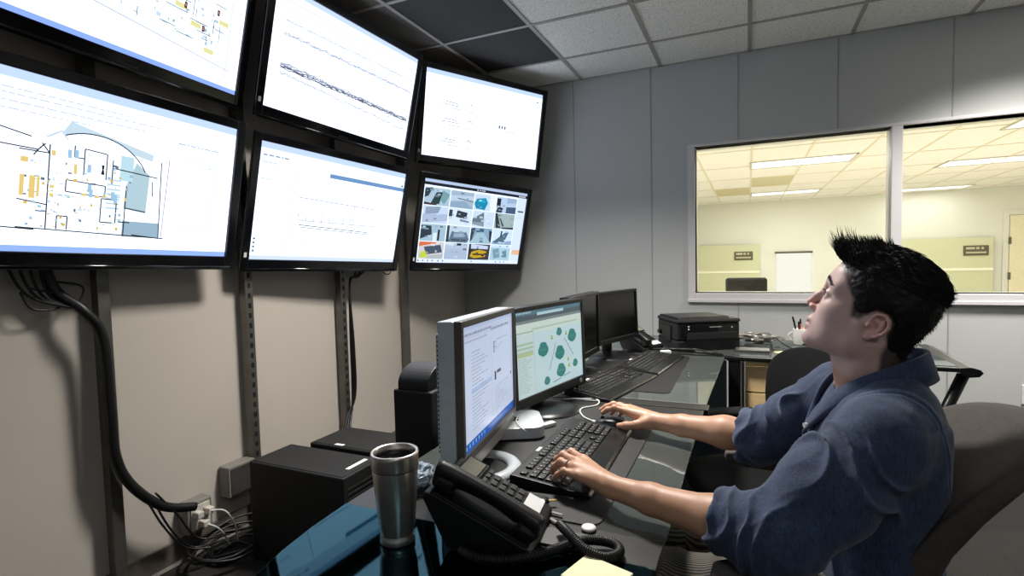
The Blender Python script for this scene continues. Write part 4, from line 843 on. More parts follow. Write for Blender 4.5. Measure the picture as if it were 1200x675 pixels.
for k, (dx, dy, l_, cc, nm, lab) in enumerate(((-.02, .0, .15, (26, 26, 28), 'marker_pen', 'black marker pen leaning left out of the white mug'), (.0, .01, .135, (226, 104, 44), 'marker_pen', 'orange marker pen in the middle of the white mug'), (.018, -.005, .14, (196, 66, 40), 'marker_pen', 'red marker pen at the right side of the white mug'), (-.006, -.012, .125, (40, 40, 44), 'ballpoint_pen', 'dark ballpoint pen in front of the orange marker in the mug'))):
    p = thing(nm, lab, 'pen', (.275+dx*.5, 3.42+dy, DZ+.012), group='pens in the white mug'); mm = mat('pen %d %d %d' % cc, cc, .4)
    MB().cyl((0, 0, 0), (dx*1.2, dy, l_-.03), .0055, n=12).obj('barrel', mm, p); MB().cyl((dx*1.2, dy, l_-.03), (dx*1.6, dy*1.2, l_), .006, .0045, n=12).obj('cap', MBZ, p)
t = thing('desk_clutter_box', 'small black box on the right end of the back desk behind the neck', 'box', (.70, 3.22, DZ)); MB().box((0, 0, .03), (.07, .05, .06), .006).obj('body', MBZ, t); MB().box((0, -.026, .035), (.04, .003, .02)).obj('panel', PHG, t)
o = thing('wall_outlet', 'white outlet plate low on the back wall at the right edge', 'outlet', (1.56, YB-.004, .42)); MB().box((0, 0, 0), (.075, .008, .12), .003).obj('cover_plate', WHT, o); MB().box((0, -.005, .025), (.03, .003, .03), .001).box((0, -.005, -.025), (.03, .003, .03), .001).obj('socket', CREP, o)
MB().bx(-.61, -.50, 1.86, 1.872, DZ+.0005, DZ+.006, .001, M=None).obj('silver_bar', mat('polished bar', (200, 200, 204), .2, .8), label='thin silver bar on the crossbar under the cloud diagram monitor', cat='bar')

# ------------------------------------------------------------------ office chairs
FAB = mat('charcoal chair weave', (74, 68, 64), .85, var=.12, scale=90, bump=.5, bscale=420); FABK = mat('black chair weave', (17, 17, 18), .95, bump=.4, bscale=420, spec=.2); CHP = mat('black chair plastic', (20, 20, 20), .5)
def office_chair(x, y, rz, label, fab, seat_z, back, arm_z, wrap=.075, lean=.07, ax=0.):
    """local: faces -x"""
    t = thing('office_chair', label, 'chair', (x, y, 0), radians(rz))
    b = MB(); superell(b, .25, .25, .045, .5, .45, 48, 16, lambda X, Y, Z: (X, Y, Z+seat_z-.045-.02*(abs(X)/.25)**3)); b.obj('seat', fab, t)
    bc, bw, bt, bb = back   # centre x, half width, top z, bottom z
    h = (bt-bb)/2
    def fn(X, Y, Z):
        tt = (Z/h+1)/2; wv = .78+.22*tt
        yy = Y*wv; return (X+bc-wrap*(abs(yy)/bw)**2.2+(lean*(tt-.5) if lean < .1 else lean*max(tt, 0)**1.5)-.02*sin(pi*tt), yy*(1-.25*wrap*(abs(yy)/bw)**2), Z+(bt+bb)/2-.035*(abs(yy)/bw)**2*max(0, Z/h))
    b = MB(); superell(b, .034, bw, h, .42, .42, 56, 34, lambda X, Y, Z: fn(X, Y, Z)); b.obj('backrest', fab, t)
    MB().tube(spline([(.0, 0, seat_z-.10), (bc-.05, 0, seat_z-.11), (bc+.04, 0, seat_z), (bc+.045, 0, bb+.18)]), .022, n=10).obj('back_bar', CHP, t)
    for s_ in (-1, 1):
        b = MB().tube(spline([(.06, .2*s_, seat_z-.09), (.06, .27*s_, seat_z-.07), (.04+ax*.5, .285*s_, (seat_z+arm_z)/2), (.03+ax, .275*s_, arm_z-.03)]), .018, n=10); a = b.obj('arm', CHP, t)
        b = MB(); superell(b, .13, .042, .018, .5, .5, 32, 12, lambda X, Y, Z: (X+ax, Y+(.27 if ax == 0 else .295)*s_, Z+arm_z-.015)); b.obj('arm_pad', fab, a)
    MB().cyl((0, 0, .09), (0, 0, seat_z-.09), .028).cyl((0, 0, seat_z-.13), (0, 0, seat_z-.085), .09, .12).obj('gas_column', CHP, t)
    for k in range(5):
        a = k*2*pi/5+.3; l = MB().tube([(0.02*cos(a), .02*sin(a), .10), (.28*cos(a), .28*sin(a), .07)], [.026, .016], n=10).obj('leg', CHP, t)
        MB().cyl((.28*cos(a)-.012, .28*sin(a), .027), (.28*cos(a)+.012, .28*sin(a), .027), .027).obj('caster', CHP, l)
    return t
office_chair(.20, 1.235, 0, 'dark grey office chair the man is sitting in', FAB, .56, (.062, .215, 1.02, .58), .785, .065, .20, -.13)
office_chair(.06, 2.15, 30, 'empty black office chair behind the arms of the man', FABK, .50, (.22, .24, .955, .56), .66)
# ------------------------------------------------------------------ smooth solid modelling (signed distance fields, meshed by surface nets)
A_ = lambda p: np.array(p, dtype=np.float64)
class Field:
    def __init__(s): s.ops = []
    def cone(s, a, b, r1, r2, k=.01, mode='u'):
        a = A_(a); b = A_(b); ab = b-a; L2 = max(ab@ab, 1e-12)
        def f(p):
            q = p-a; t = np.clip(q@ab/L2, 0, 1); d = q-t[:, None]*ab; return np.sqrt((d*d).sum(1))-(r1+(r2-r1)*t)
        s.ops.append((mode, f, k)); return s
    def ell(s, c, r, k=.01, R=None, mode='u'):
        c = A_(c); r = A_(r); R = np.eye(3) if R is None else A_(R)     # rows of R: the ellipsoid's axes
        def f(p):
            q = (p-c)@R.T; k0 = np.sqrt(((q/r)**2).sum(1)); k1 = np.sqrt(((q/(r*r))**2).sum(1))
            return np.where(k1 > 1e-9, k0*(k0-1)/np.maximum(k1, 1e-9), -r.min())
        s.ops.append((mode, f, k)); return s
    def fun(s, f, k=.004, mode='i'): s.ops.append((mode, f, k)); return s
    def eval(s, p, ops=None):
        d = np.full(len(p), 1e3)
        for mode, f, k in (s.ops if ops is None else ops):
            g = f(p)
            if mode == 'u':
                h = np.maximum(k-np.abs(d-g), 0)/k; d = np.minimum(d, g)-h*h*k*.25
            else:
                if mode == 's': g = -g
                h = np.maximum(k-np.abs(d-g), 0)/k; d = np.maximum(d, g)+h*h*k*.25
        return d
    def mesh(s, lo, hi, h, B=14):
        lo = A_(lo); hi = A_(hi); n = np.ceil((hi-lo)/h/B).astype(int); off = np.arange(B+1)*h
        gx, gy, gz = np.meshgrid(off, off, off, indexing='ij'); G0 = np.stack([gx, gy, gz], -1).reshape(-1, 3)
        bi = np.stack(np.meshgrid(*[np.arange(m) for m in n], indexing='ij'), -1).reshape(-1, 3)
        cen = lo+(bi+.5)*B*h; rad = B*h*.5*1.7321
        per = [f(cen) for _, f, _ in s.ops]; dc = s.eval(cen); act = np.where(np.abs(dc) < rad*1.7+.012)[0]
        N = (n*B+3).astype(np.int64); key = lambda i, j, k: (i*N[1]+j)*N[2]+k
        VK = []; VP = []; FE = []
        for a in act:
            base = lo+bi[a]*B*h
            ops = [s.ops[q] for q in range(len(s.ops)) if s.ops[q][0] == 'i' or abs(per[q][a]) < rad*2+.06 or per[q][a] < 0]
            if not ops: continue
            v = s.eval(G0+base, ops).reshape(B+1, B+1, B+1); sg = v < 0
            if sg.all() or not sg.any(): continue
            c8 = [sg[i:B+i, j:B+j, k:B+k] for i in (0, 1) for j in (0, 1) for k in (0, 1)]; cnt = sum(x.astype(np.int8) for x in c8)
            ci, cj, ck = np.where((cnt > 0) & (cnt < 8)); acc = np.zeros((len(ci), 3)); m = np.zeros(len(ci))
            for ax in range(3):
                for o1 in (0, 1):
                    for o2 in (0, 1):
                        o = [0, 0, 0]; o[(ax+1) % 3] = o1; o[(ax+2) % 3] = o2; e = list(o); e[ax] = 1
                        va = v[ci+o[0], cj+o[1], ck+o[2]]; vb = v[ci+e[0], cj+e[1], ck+e[2]]; x = (va < 0) != (vb < 0)
                        t = np.where(x, va/np.where(va == vb, 1, va-vb), 0); P = np.tile(A_(o), (len(ci), 1)); P[:, ax] = t
                        acc += P*x[:, None]; m += x
            ib, jb, kb = bi[a]*B
            VK.append(key(ci+ib, cj+jb, ck+kb)); VP.append(base+(np.stack([ci, cj, ck], 1)+acc/m[:, None])*h)
            for ax in range(3):
                s0 = sg[:B, :B, :B]; s1 = sg[1:, :B, :B] if ax == 0 else (sg[:B, 1:, :B] if ax == 1 else sg[:B, :B, 1:])
                for flip, mask in ((0, s0 & ~s1), (1, ~s0 & s1)):
                    i, j, k = np.where(mask); ii = [i+ib, j+jb, k+kb]; q = []
                    for d1, d2 in ((0, 0), (-1, 0), (-1, -1), (0, -1)):
                        z = [x.copy() for x in ii]; z[(ax+1) % 3] += d1; z[(ax+2) % 3] += d2; q.append(key(*z))
                    q = np.stack(q, 1); FE.append(q[:, ::-1] if flip else q)
        VK = np.concatenate(VK); VP = np.concatenate(VP); u, ix = np.unique(VK, return_index=True); VP = VP[ix]
        F = np.concatenate(FE); f = np.searchsorted(u, F); f = np.clip(f, 0, len(u)-1); ok = (u[f] == F).all(1)
        return VP, f[ok]
def vnoise(p, sc_, seed=0.):
    q = p*sc_+seed; i = np.floor(q); f = q-i; f = f*f*(3-2*f); out = 0
    for a in (0, 1):
        for b_ in (0, 1):
            for c_ in (0, 1):
                hsh = np.sin((i[:, 0]+a)*127.1+(i[:, 1]+b_)*311.7+(i[:, 2]+c_)*74.7)*43758.5453; hsh = hsh-np.floor(hsh)
                out = out+hsh*(f[:, 0] if a else 1-f[:, 0])*(f[:, 1] if b_ else 1-f[:, 1])*(f[:, 2] if c_ else 1-f[:, 2])
    return out*2-1
def normals(V, F):
    n = np.cross(V[F[:, 2]]-V[F[:, 0]], V[F[:, 3]]-V[F[:, 1]]); N = np.zeros_like(V)
    for k in range(4): np.add.at(N, F[:, k], n)
    return N/np.maximum(np.linalg.norm(N, axis=1), 1e-12)[:, None]
def smooth(V, F, it=1, lam=.5):
    for _ in range(it):
        S = np.zeros_like(V); c_ = np.zeros(len(V))
        for a, b_ in ((0, 1), (1, 2), (2, 3), (3, 0)):
            np.add.at(S, F[:, a], V[F[:, b_]]); np.add.at(S, F[:, b_], V[F[:, a]]); np.add.at(c_, F[:, a], 1); np.add.at(c_, F[:, b_], 1)
        V = V+lam*(S/np.maximum(c_, 1)[:, None]-V)
    return V
def np_obj(name, V, F, m, parent=None, col=None, **k):
    me = bpy.data.meshes.new(name); me.vertices.add(len(V)); me.vertices.foreach_set('co', V.astype(np.float32).ravel())
    me.loops.add(F.size); me.loops.foreach_set('vertex_index', F.astype(np.int32).ravel()); me.polygons.add(len(F)); me.polygons.foreach_set('loop_start', (np.arange(len(F))*4).astype(np.int32))
    me.materials.append(m); me.update(calc_edges=True); me.polygons.foreach_set('use_smooth', np.ones(len(F), dtype=bool))
    if col is not None:
        ca = me.color_attributes.new('Col', 'FLOAT_COLOR', 'POINT'); ca.data.foreach_set('color', np.concatenate([col, np.ones((len(col), 1))], 1).astype(np.float32).ravel())
    me.validate(); o = bpy.data.objects.new(name, me); COL.objects.link(o)
    if parent is not None: o.parent = parent
    tag(o, k.get('label'), k.get('cat'), k.get('group')); return o

# ------------------------------------------------------------------ the man
P0 = A_((.227, 1.194, 1.228)); TL = radians(25)
FD = A_((-.96, .28, 0)); FD /= np.linalg.norm(FD); LT = A_((-FD[1], FD[0], 0)); ZZ = A_((0, 0, 1))
HF = FD*cos(TL)+ZZ*sin(TL); HU = -FD*sin(TL)+ZZ*cos(TL); HR = np.stack([HF, HU, LT])       # rows: forward, up, his left (towards the viewer)
def hd(f, u, l=0.): return P0+f*HF+u*HU+l*LT
B_ = Field()
def he(f, u, l, r, k=.01, mode='u', rot=None):
    R = HR if rot is None else A_(rot)@HR
    B_.ell(hd(f, u, l), r, k, R, mode)
def hc(a, b, r1, r2, k=.01, mode='u'): B_.cone(hd(*a), hd(*b), r1, r2, k, mode)
# torso, shoulders, neck (mostly inside the shirt)
SL, SR = A_((.200, 1.048, .996)), A_((.190, 1.362, 1.008)); EL, ER = A_((.040, .962, .842)), A_((.025, 1.455, .852))
WL, WR = A_((-.258, 1.058, .842)), A_((-.245, 1.548, .838))
B_.ell((.222, 1.2, .90), (.092, .15, .16), .03).ell((.208, 1.2, .72), (.095, .14, .17), .04).ell((.232, 1.2, .985), (.072, .135, .072), .03)
B_.cone((.238, 1.13, 1.035), SL, .038, .046, .03).cone((.235, 1.27, 1.035), SR, .038, .046, .03)
B_.cone(hd(-.010, -.080), (.219, 1.203, 1.05), .059, .061, .02)
hc((-.05, -.075, .03), (-.075, -.17, .03), .018, .02, .02)
B_.cone(hd(-.03, -.075, .055), (.165, 1.185, 1.035), .013, .011, .02); B_.cone(hd(-.03, -.075, -.055), (.165, 1.22, 1.035), .013, .011, .02)
# cranium and face
he(-.006, .008, 0, (.085, .076, .0715), .01); he(.043, .012, 0, (.0485, .047, .056), .016); he(.035, -.05, 0, (.050, .060, .055), .02)
he(.044, -.088, 0, (.041, .040, .040), .02)
for s in (1, -1):
    hc((.074, -.004, s*.010), (.060, -.004, s*.040), .0165, .014, .014)
    he(.050, -.048, s*.040, (.024, .020, .019), .02)
    hc((.002, -.090, s*.051), (.060, -.121, s*.014), .0185, .0165, .022)
    hc((.000, -.045, s*.060), (.000, -.088, s*.053), .014, .018, .02)
    he(.030, -.072, s*.036, (.034, .042, .0285), .02)
    he(.085, -.0245, s*.031, (.0125, .0115, .017), .012, 's')            # socket
    he(.0695, -.0245, s*.031, (.0145, .0145, .0150), .004)                 # lids
    he(.088, -.0262, s*.034, (.0130, .0058, .0145), .0015, 's')              # eye opening
he(.0685, -.1215, 0, (.0160, .0150, .020), .014)
# nose
hc((.0825, -.018, 0), (.0935, -.040, 0), .0080, .0078, .010); hc((.0935, -.040, 0), (.0995, -.0560, 0), .0076, .0088, .006)
for s in (1, -1):
    he(.0885, -.0620, s*.0115, (.0105, .0072, .0066), .005); he(.0945, -.0690, s*.0062, (.005, .0035, .0032), .003, 's')
# mouth
he(.0800, -.0868, 0, (.0130, .0075, .021), .006); he(.0790, -.1010, 0, (.0128, .0072, .019), .006)
he(.0955, -.0943, 0, (.0125, .0013, .024), .003, 's'); he(.0905, -.1125, 0, (.006, .0045, .016), .008, 's')
he(.0945, -.0775, 0, (.0035, .006, .004), .005, 's')
# ears
EF, EU = -.006, .010
def ee(f, u, l, r, k, mode='u', rot=None): he(EF+f, EU+u, l, r, k, mode, rot)
for s in (1, -1):
    tiltr = A_(((1, 0, -.34*s), (0, 1, 0), (.34*s, 0, 1))); tiltr /= np.linalg.norm(tiltr, axis=1)[:, None]
    ee(-.017, -.047, s*.0735, (.0155, .0250, .0050), .005, 'u', tiltr)
    pts = [(-.004, -.046, .072), (-.0045, -.034, .0755), (-.011, -.0255, .0795), (-.021, -.0240, .0840), (-.0300, -.0305, .0875), (-.0335, -.0420, .0880), (-.0305, -.0550, .0850), (-.023, -.0650, .0800), (-.0145, -.0720, .0755)]
    for a, b in zip(pts, pts[1:]): hc((EF+a[0], EU+a[1], s*a[2]), (EF+b[0], EU+b[1], s*b[2]), .0033, .0033, .0012)
    ee(-.0125, -.0705, s*.0745, (.0070, .0080, .0042), .004)
    ee(-.0130, -.0500, s*.0830, (.0085, .0115, .0100), .002, 's'); ee(-.0185, -.0350, s*.0880, (.0080, .0055, .0075), .0015, 's')
    hc((EF-.0235, EU-.0340, s*.0815), (EF-.0245, EU-.0500, s*.0800), .0026, .0030, .0015); hc((EF-.0245, EU-.0500, s*.0800), (EF-.017, EU-.0635, s*.0765), .0030, .0026, .0015); ee(-.0030, -.0515, s*.0760, (.0034, .0048, .0048), .0025)
# arms
def arm(S, E, W, r):
    B_.cone(S, E, .046, .040, .02); B_.cone(E, E+(W-E)*.30, .040, .0405, .02); B_.cone(E+(W-E)*.30, E+(W-E)*.72, .0405, .0290, .02); B_.cone(E+(W-E)*.72, W, .0290, .0235, .015)
arm(SL, EL, WL, 0); arm(SR, ER, WR, 0)
def hand(W, fin, th, up=.0):
    W = A_(W)
    kn = [A_(f[0]) for f in fin]
    for q, f in enumerate(fin):                                            # index, middle, ring, little
        pts = [A_(p) for p in f]; r0 = (.0102, .0104, .0098, .0086)[q]; rr = [r0, r0*.92, r0*.83, r0*.72]
        B_.cone(W+(kn[q]-W)*.12, kn[q], .0185, r0*1.22, .010)
        for a in range(3): B_.cone(pts[a], pts[a+1], rr[a], rr[a+1], .0035 if a else .006)
        B_.ell(pts[1]+A_((0, 0, .001)), (rr[1]*1.08,)*3, .004)
    mid = (kn[0]+kn[1]+kn[2]+kn[3])/4; B_.cone(W+(mid-W)*.35-A_((0, 0, .004)), mid-A_((0, 0, .006)), .020, .014, .012)
    pts = [A_(p) for p in th]; rr = [.0165, .0125, .0112, .0085]
    for a in range(3): B_.cone(pts[a], pts[a+1], rr[a], rr[a+1], .007)
    B_.cone(W, pts[0], .020, .0165, .012)
Lh = [[(-.345, 1.144, .857), (-.382, 1.170, .860), (-.402, 1.186, .846), (-.411, 1.196, .8275)],
      [(-.353, 1.120, .859), (-.393, 1.141, .862), (-.413, 1.154, .846), (-.421, 1.162, .8275)],
      [(-.350, 1.096, .856), (-.388, 1.110, .858), (-.407, 1.119, .843), (-.415, 1.125, .8270)],
      [(-.339, 1.073, .850), (-.371, 1.081, .850), (-.388, 1.087, .838), (-.398, 1.091, .8260)]]
hand(WL, Lh, [(-.285, 1.090, .838), (-.312, 1.128, .832), (-.338, 1.158, .829), (-.354, 1.182, .826)])
Rh = [[(-.333, 1.573, .852), (-.374, 1.575, .858), (-.397, 1.579, .850), (-.413, 1.582, .838)],
      [(-.340, 1.596, .855), (-.383, 1.601, .861), (-.406, 1.604, .852), (-.423, 1.606, .839)],
      [(-.335, 1.618, .850), (-.372, 1.631, .852), (-.390, 1.639, .836), (-.400, 1.644, .820)],
      [(-.325, 1.637, .842), (-.354, 1.652, .840), (-.369, 1.659, .825), (-.378, 1.663, .811)]]
hand(WR, Rh, [(-.272, 1.540, .833), (-.300, 1.529, .827), (-.332, 1.538, .819), (-.356, 1.552, .812)])
V, F = B_.mesh((-.45, .86, .50), (.42, 1.70, 1.36), .0021)
V = smooth(V, F, 2, .4)
# skin colour over the body
q = (V-P0)@HR.T; f_, u_, l_ = q.T
base = np.tile(A_(lin((186, 142, 114))), (len(V), 1))
def blend(mask, c_):
    global base
    base = base*(1-mask[:, None])+A_(lin(c_))*mask[:, None]
sm = lambda x, a, b_: (lambda t: t*t*(3-2*t))(np.clip((x-a)/(b_-a), 0, 1))
nz_ = vnoise(V, 60)*.5+vnoise(V, 140)*.5; base *= (1+.05*nz_)[:, None]
inhead = sm(u_, -.16, -.14)*(np.abs(l_) < .11)*(np.abs(f_) < .13); blend(inhead*.85, (204, 176, 170))  # head skin painted cooler, standing in for the bluish screen light
lipm = inhead*np.exp(-(((u_+.0940)/.0105)**2+(l_/.024)**2)**2)*sm(f_, .078, .084); blend(lipm*.75, (168, 96, 88))
earm = inhead*np.exp(-(((f_+.024)/.022)**2+((u_+.038)/.032)**2)**2)*sm(np.abs(l_), .068, .075); blend(earm*.45, (216, 142, 126))
nosm = inhead*np.exp(-(((f_-.098)/.016)**2+((u_+.058)/.016)**2)); blend(nosm*.4, (214, 130, 108))
beard = inhead*sm(-u_, .078, .10)*sm(f_, -.02, .04)*(1-lipm); blend(beard*.22, (120, 100, 96))
def polysd(x, y, P):
    P = A_(P); d = np.full(len(x), 1e9); ins = np.zeros(len(x), bool)
    for a, b_ in zip(P, np.roll(P, -1, 0)):
        e = b_-a; w_ = np.stack([x-a[0], y-a[1]], 1); t = np.clip(w_@e/(e@e), 0, 1); dd = w_-t[:, None]*e; d = np.minimum(d, (dd*dd).sum(1))
        c1 = (a[1] <= y) & (b_[1] > y); c2 = (a[1] > y) & (b_[1] <= y); cr = e[0]*(y-a[1])-e[1]*(x-a[0])
        ins ^= (c1 & (cr > 0)) | (c2 & (cr < 0))
    return np.where(ins, -1, 1)*np.sqrt(d)
FACE = [(.30, .046), (.0876, .046), (.078, .034), (.0640, .022), (.048, .0065), (.030, -.010), (.0215, -.040), (.008, -.042), (.004, -.030), (-.008, -.012), (-.030, -.009), (-.044, -.022), (-.048, -.050), (-.050, -.085), (-.060, -.115), (-.12, -.135), (-.2, -.2), (.30, -.30)]
pm = polysd(f_, u_, FACE); scalp = inhead*sm(pm, -.006, .004)*sm(u_, -.140, -.125); blend(scalp*.92, (34, 28, 26))
SKIN = bpy.data.materials.new('skin'); SKIN.use_nodes = True; _N = SKIN.node_tree.nodes; _L = SKIN.node_tree.links; _b = _N['Principled BSDF']
_a = _N.new('ShaderNodeAttribute'); _a.attribute_name = 'Col'; _L.new(_a.outputs['Color'], _b.inputs['Base Color']); _b.inputs['Roughness'].default_value = .48; _b.inputs['Subsurface Weight'].default_value = .12
_b.inputs['Subsurface Radius'].default_value = (.012, .005, .003); _b.inputs['Subsurface Scale'].default_value = .6
_tc = _N.new('ShaderNodeTexCoord'); _n = _N.new('ShaderNodeTexNoise'); _n.inputs['Scale'].default_value = 420; _bp = _N.new('ShaderNodeBump'); _bp.inputs['Strength'].default_value = .18; _bp.inputs['Distance'].default_value = .001
_L.new(_tc.outputs['Object'], _n.inputs['Vector']); _L.new(_n.outputs['Fac'], _bp.inputs['Height']); _L.new(_bp.outputs['Normal'], _b.inputs['Normal'])
man = np_obj('person', V, F, SKIN, None, base, label='man in a blue denim shirt typing and looking up at the televisions', cat='person')
# eyes
for s in (1, -1):
    M = Matrix([list(HF)+[0], list(HU)+[0], list(LT)+[0], [0, 0, 0, 1]]).transposed(); M.translation = Vector(hd(.0695, -.0250, s*.031))
    b = MB(); b.lathe([(.0122*sin(pi*k/16), .0122*cos(pi*k/16)) for k in range(17)], 28, M=M @ Matrix.Rotation(pi/2, 4, 'Y'))
    e = b.obj('eye', mat('eye white', (214, 210, 208), .15), man)
    b = MB(); b.lathe([(.0, .0129), (.002, .01285), (.0056, .0113)], 24, M=M @ Matrix.Rotation(pi/2-.1, 4, 'Y')); b.obj('iris', mat('dark brown iris', (30, 20, 16), .1), e)
# ring on the ring finger
a = A_(Lh[2][0]); b_ = A_(Lh[2][1]); c_ = a+(b_-a)*.50; d_ = (b_-a)/np.linalg.norm(b_-a); e1 = np.cross(d_, ZZ); e1 /= np.linalg.norm(e1); e2 = np.cross(e1, d_)
MB().tube([tuple(c_+e1*.0103*cos(k*pi/14)+e2*.0103*sin(k*pi/14)) for k in range(28)], .0017, n=8, closed=True, sc=(1, 1)).obj('finger_ring', KS, None, label='silver ring on the left hand of the man', cat='ring')

# ------------------------------------------------------------------ denim shirt
S_ = Field()
S_.ell((.222, 1.2, .90), (.112, .175, .175), .04).ell((.208, 1.2, .70), (.118, .168, .190), .05).ell((.235, 1.2, .985), (.090, .155, .088), .04)
S_.cone((.250, 1.140, 1.045), SL, .048, .058, .04).cone((.246, 1.265, 1.045), SR, .048, .058, .04)
S_.cone((.236, 1.203, 1.06), (.232, 1.203, 1.04), .066, .074, .02)
def sleeve(S, E, W, t_end, r):
    M_ = S+(E-S)*.5; En = E+(W-E)*t_end; dn = (W-E)/np.linalg.norm(W-E)
    S_.cone(S, M_, r[0], r[1], .04).cone(M_-A_((0, 0, .012)), E, r[1], r[2], .04).cone(E, En, r[2], r[3], .03)
    S_.cone(En-dn*.048, En-dn*.006, r[3]+.0045, r[3]+.0045, .004)                 # the rolled cuff
    def cut(p, En=En, dn=dn, E=E): return np.where(((p-E)**2).sum(1) < .14**2, (p-En)@dn, -1.)
    S_.fun(cut, .004, 'i')
    S_.cone(En-dn*.02, En+dn*.05, .0425, .0425, .006, 's')
sleeve(SL, EL, WL, .30, (.060, .070, .066, .0510)); sleeve(SR, ER, WR, .14, (.058, .062, .060, .0500))
S_.fun(lambda p: .60-p[:, 2], .004, 'i')
def neckhole(p):
    c0 = A_((.212, 1.203, 1.13)); return np.sqrt(((p-c0)[:, 0]/1.05)**2+(p-c0)[:, 1]**2)-.066
S_.fun(lambda p: np.maximum(neckhole(p), 1.075-p[:, 2]), .006, 's')
V, F = S_.mesh((-.12, .84, .58), (.46, 1.56, 1.16), .0030)
V = smooth(V, F, 2, .5); Nn = normals(V, F)
def folds(V, E, S, W, gain, seed):
    """creases running round and along a sleeve, strongest at the elbow and cuff"""
    ax = E-S; L_ = np.linalg.norm(ax); ax = ax/L_; t = (V-S)@ax; rad_ = V-S-t[:, None]*ax; fx = (W-E)/np.linalg.norm(W-E); t2 = (V-E)@fx
    near = np.exp(-(np.linalg.norm(V-(S+ax*np.clip(t, 0, L_)[:, None]), axis=1)/.11)**6); near2 = np.exp(-(np.linalg.norm(V-(E+fx*np.clip(t2, 0, .12)[:, None]), axis=1)/.09)**6)
    w1 = vnoise(V, 9, seed)*1.6; diag = t*42+V[:, 1]*16+V[:, 2]*22+w1*2.4
    rg = (1-np.abs(np.sin(diag)))**2.4; a1 = .15+.85*sm(vnoise(V, 11, seed+5), -.3, .5)
    rg2 = (1-np.abs(np.sin(t2*80+vnoise(V, 16, seed+9)*2.6+V[:, 2]*18)))**1.5
    return gain*(near*rg*a1*.0190*sm(t, -.02, .08)+near2*rg2*.0090*sm(t2, -.05, .02)), near, near2
dL, nL, nL2 = folds(V, EL, SL, WL, 1., 3.1); dR, nR, nR2 = folds(V, ER, SR, WR, .9, 17.3)
body = np.clip(1-np.maximum(nL, nR)*.8, 0, 1)
cr = vnoise(V, 7, 41.)*2.2; rb = (1-np.abs(np.sin(V[:, 2]*30-V[:, 0]*34+V[:, 1]*12+cr*2)))**2*sm(vnoise(V, 8, 9.), -.4, .4)
fine = vnoise(V, 55, 2.)*.0009+vnoise(V, 24, 8.)*.0016
# shoulder seam on the viewer's side
sd = np.abs((V-(SL+A_((.0, .045, 0))))@(A_((.10, 1, .12))/np.linalg.norm(A_((.10, 1, .12))))); seam = -np.exp(-(sd/.0028)**2)*.0022+np.exp(-((sd-.007)/.0035)**2)*.0014
yk = np.abs(V[:, 2]-(1.015-.25*(V[:, 0]-.30))); yoke = -np.exp(-(yk/.0026)**2)*.0018*sm(V[:, 0], .25, .29)
V = V+Nn*(dL+dR+body*rb*.008+fine+seam*(np.abs(V[:, 1]-1.07) < .05)*(V[:, 0] > .1)+yoke)[:, None]
V = smooth(V, F, 1, .35)
hb = A_(lin((48, 65, 96))); Nn = normals(V, F)
wear = sm(vnoise(V, 30, 5.)*.5+vnoise(V, 90, 7.)*.5, -.5, .7)
# fold highlights painted pale on crease tops; seams pale as washed denim is
crest = np.clip((dL+dR)/.018, 0, 1)**2*.5+np.exp(-((sd-.007)/.004)**2)*(np.abs(V[:, 1]-1.07) < .06)*.45
colr = hb*(.72+.34*wear)[:, None]; colr = colr*(1-crest[:, None]*.5)+A_(lin((140, 160, 192)))*(crest*.5)[:, None]
DEN = bpy.data.materials.new('washed denim'); DEN.use_nodes = True; _N = DEN.node_tree.nodes; _L = DEN.node_tree.links; _b = _N['Principled BSDF']
_a = _N.new('ShaderNodeAttribute'); _a.attribute_name = 'Col'; _tc = _N.new('ShaderNodeTexCoord'); _n = _N.new('ShaderNodeTexNoise'); _n.inputs['Scale'].default_value = 300; _n.inputs['Detail'].default_value = 4
_mp = _N.new('ShaderNodeMapping'); _mp.inputs['Scale'].default_value = (1, 1, .22); _r = _N.new('ShaderNodeValToRGB'); _r.color_ramp.elements[0].position = .3; _r.color_ramp.elements[1].position = .72
_r.color_ramp.elements[0].color = (.50, .52, .58, 1); _r.color_ramp.elements[1].color = (1.35, 1.32, 1.28, 1); _mx = _N.new('ShaderNodeMix'); _mx.data_type = 'RGBA'; _mx.blend_type = 'MULTIPLY'; _mx.inputs[0].default_value = 1
_L.new(_tc.outputs['Object'], _mp.inputs[0]); _L.new(_mp.outputs[0], _n.inputs['Vector']); _L.new(_n.outputs['Fac'], _r.inputs['Fac']); _L.new(_a.outputs['Color'], _mx.inputs[6]); _L.new(_r.outputs['Color'], _mx.inputs[7]); _L.new(_mx.outputs[2], _b.inputs['Base Color'])
_bp = _N.new('ShaderNodeBump'); _bp.inputs['Strength'].default_value = .35; _bp.inputs['Distance'].default_value = .001; _L.new(_n.outputs['Fac'], _bp.inputs['Height']); _L.new(_bp.outputs['Normal'], _b.inputs['Normal']); _b.inputs['Roughness'].default_value = .85; _b.inputs['Sheen Weight'].default_value = .15
shirt = np_obj('denim_shirt', V, F, DEN, man, colr)
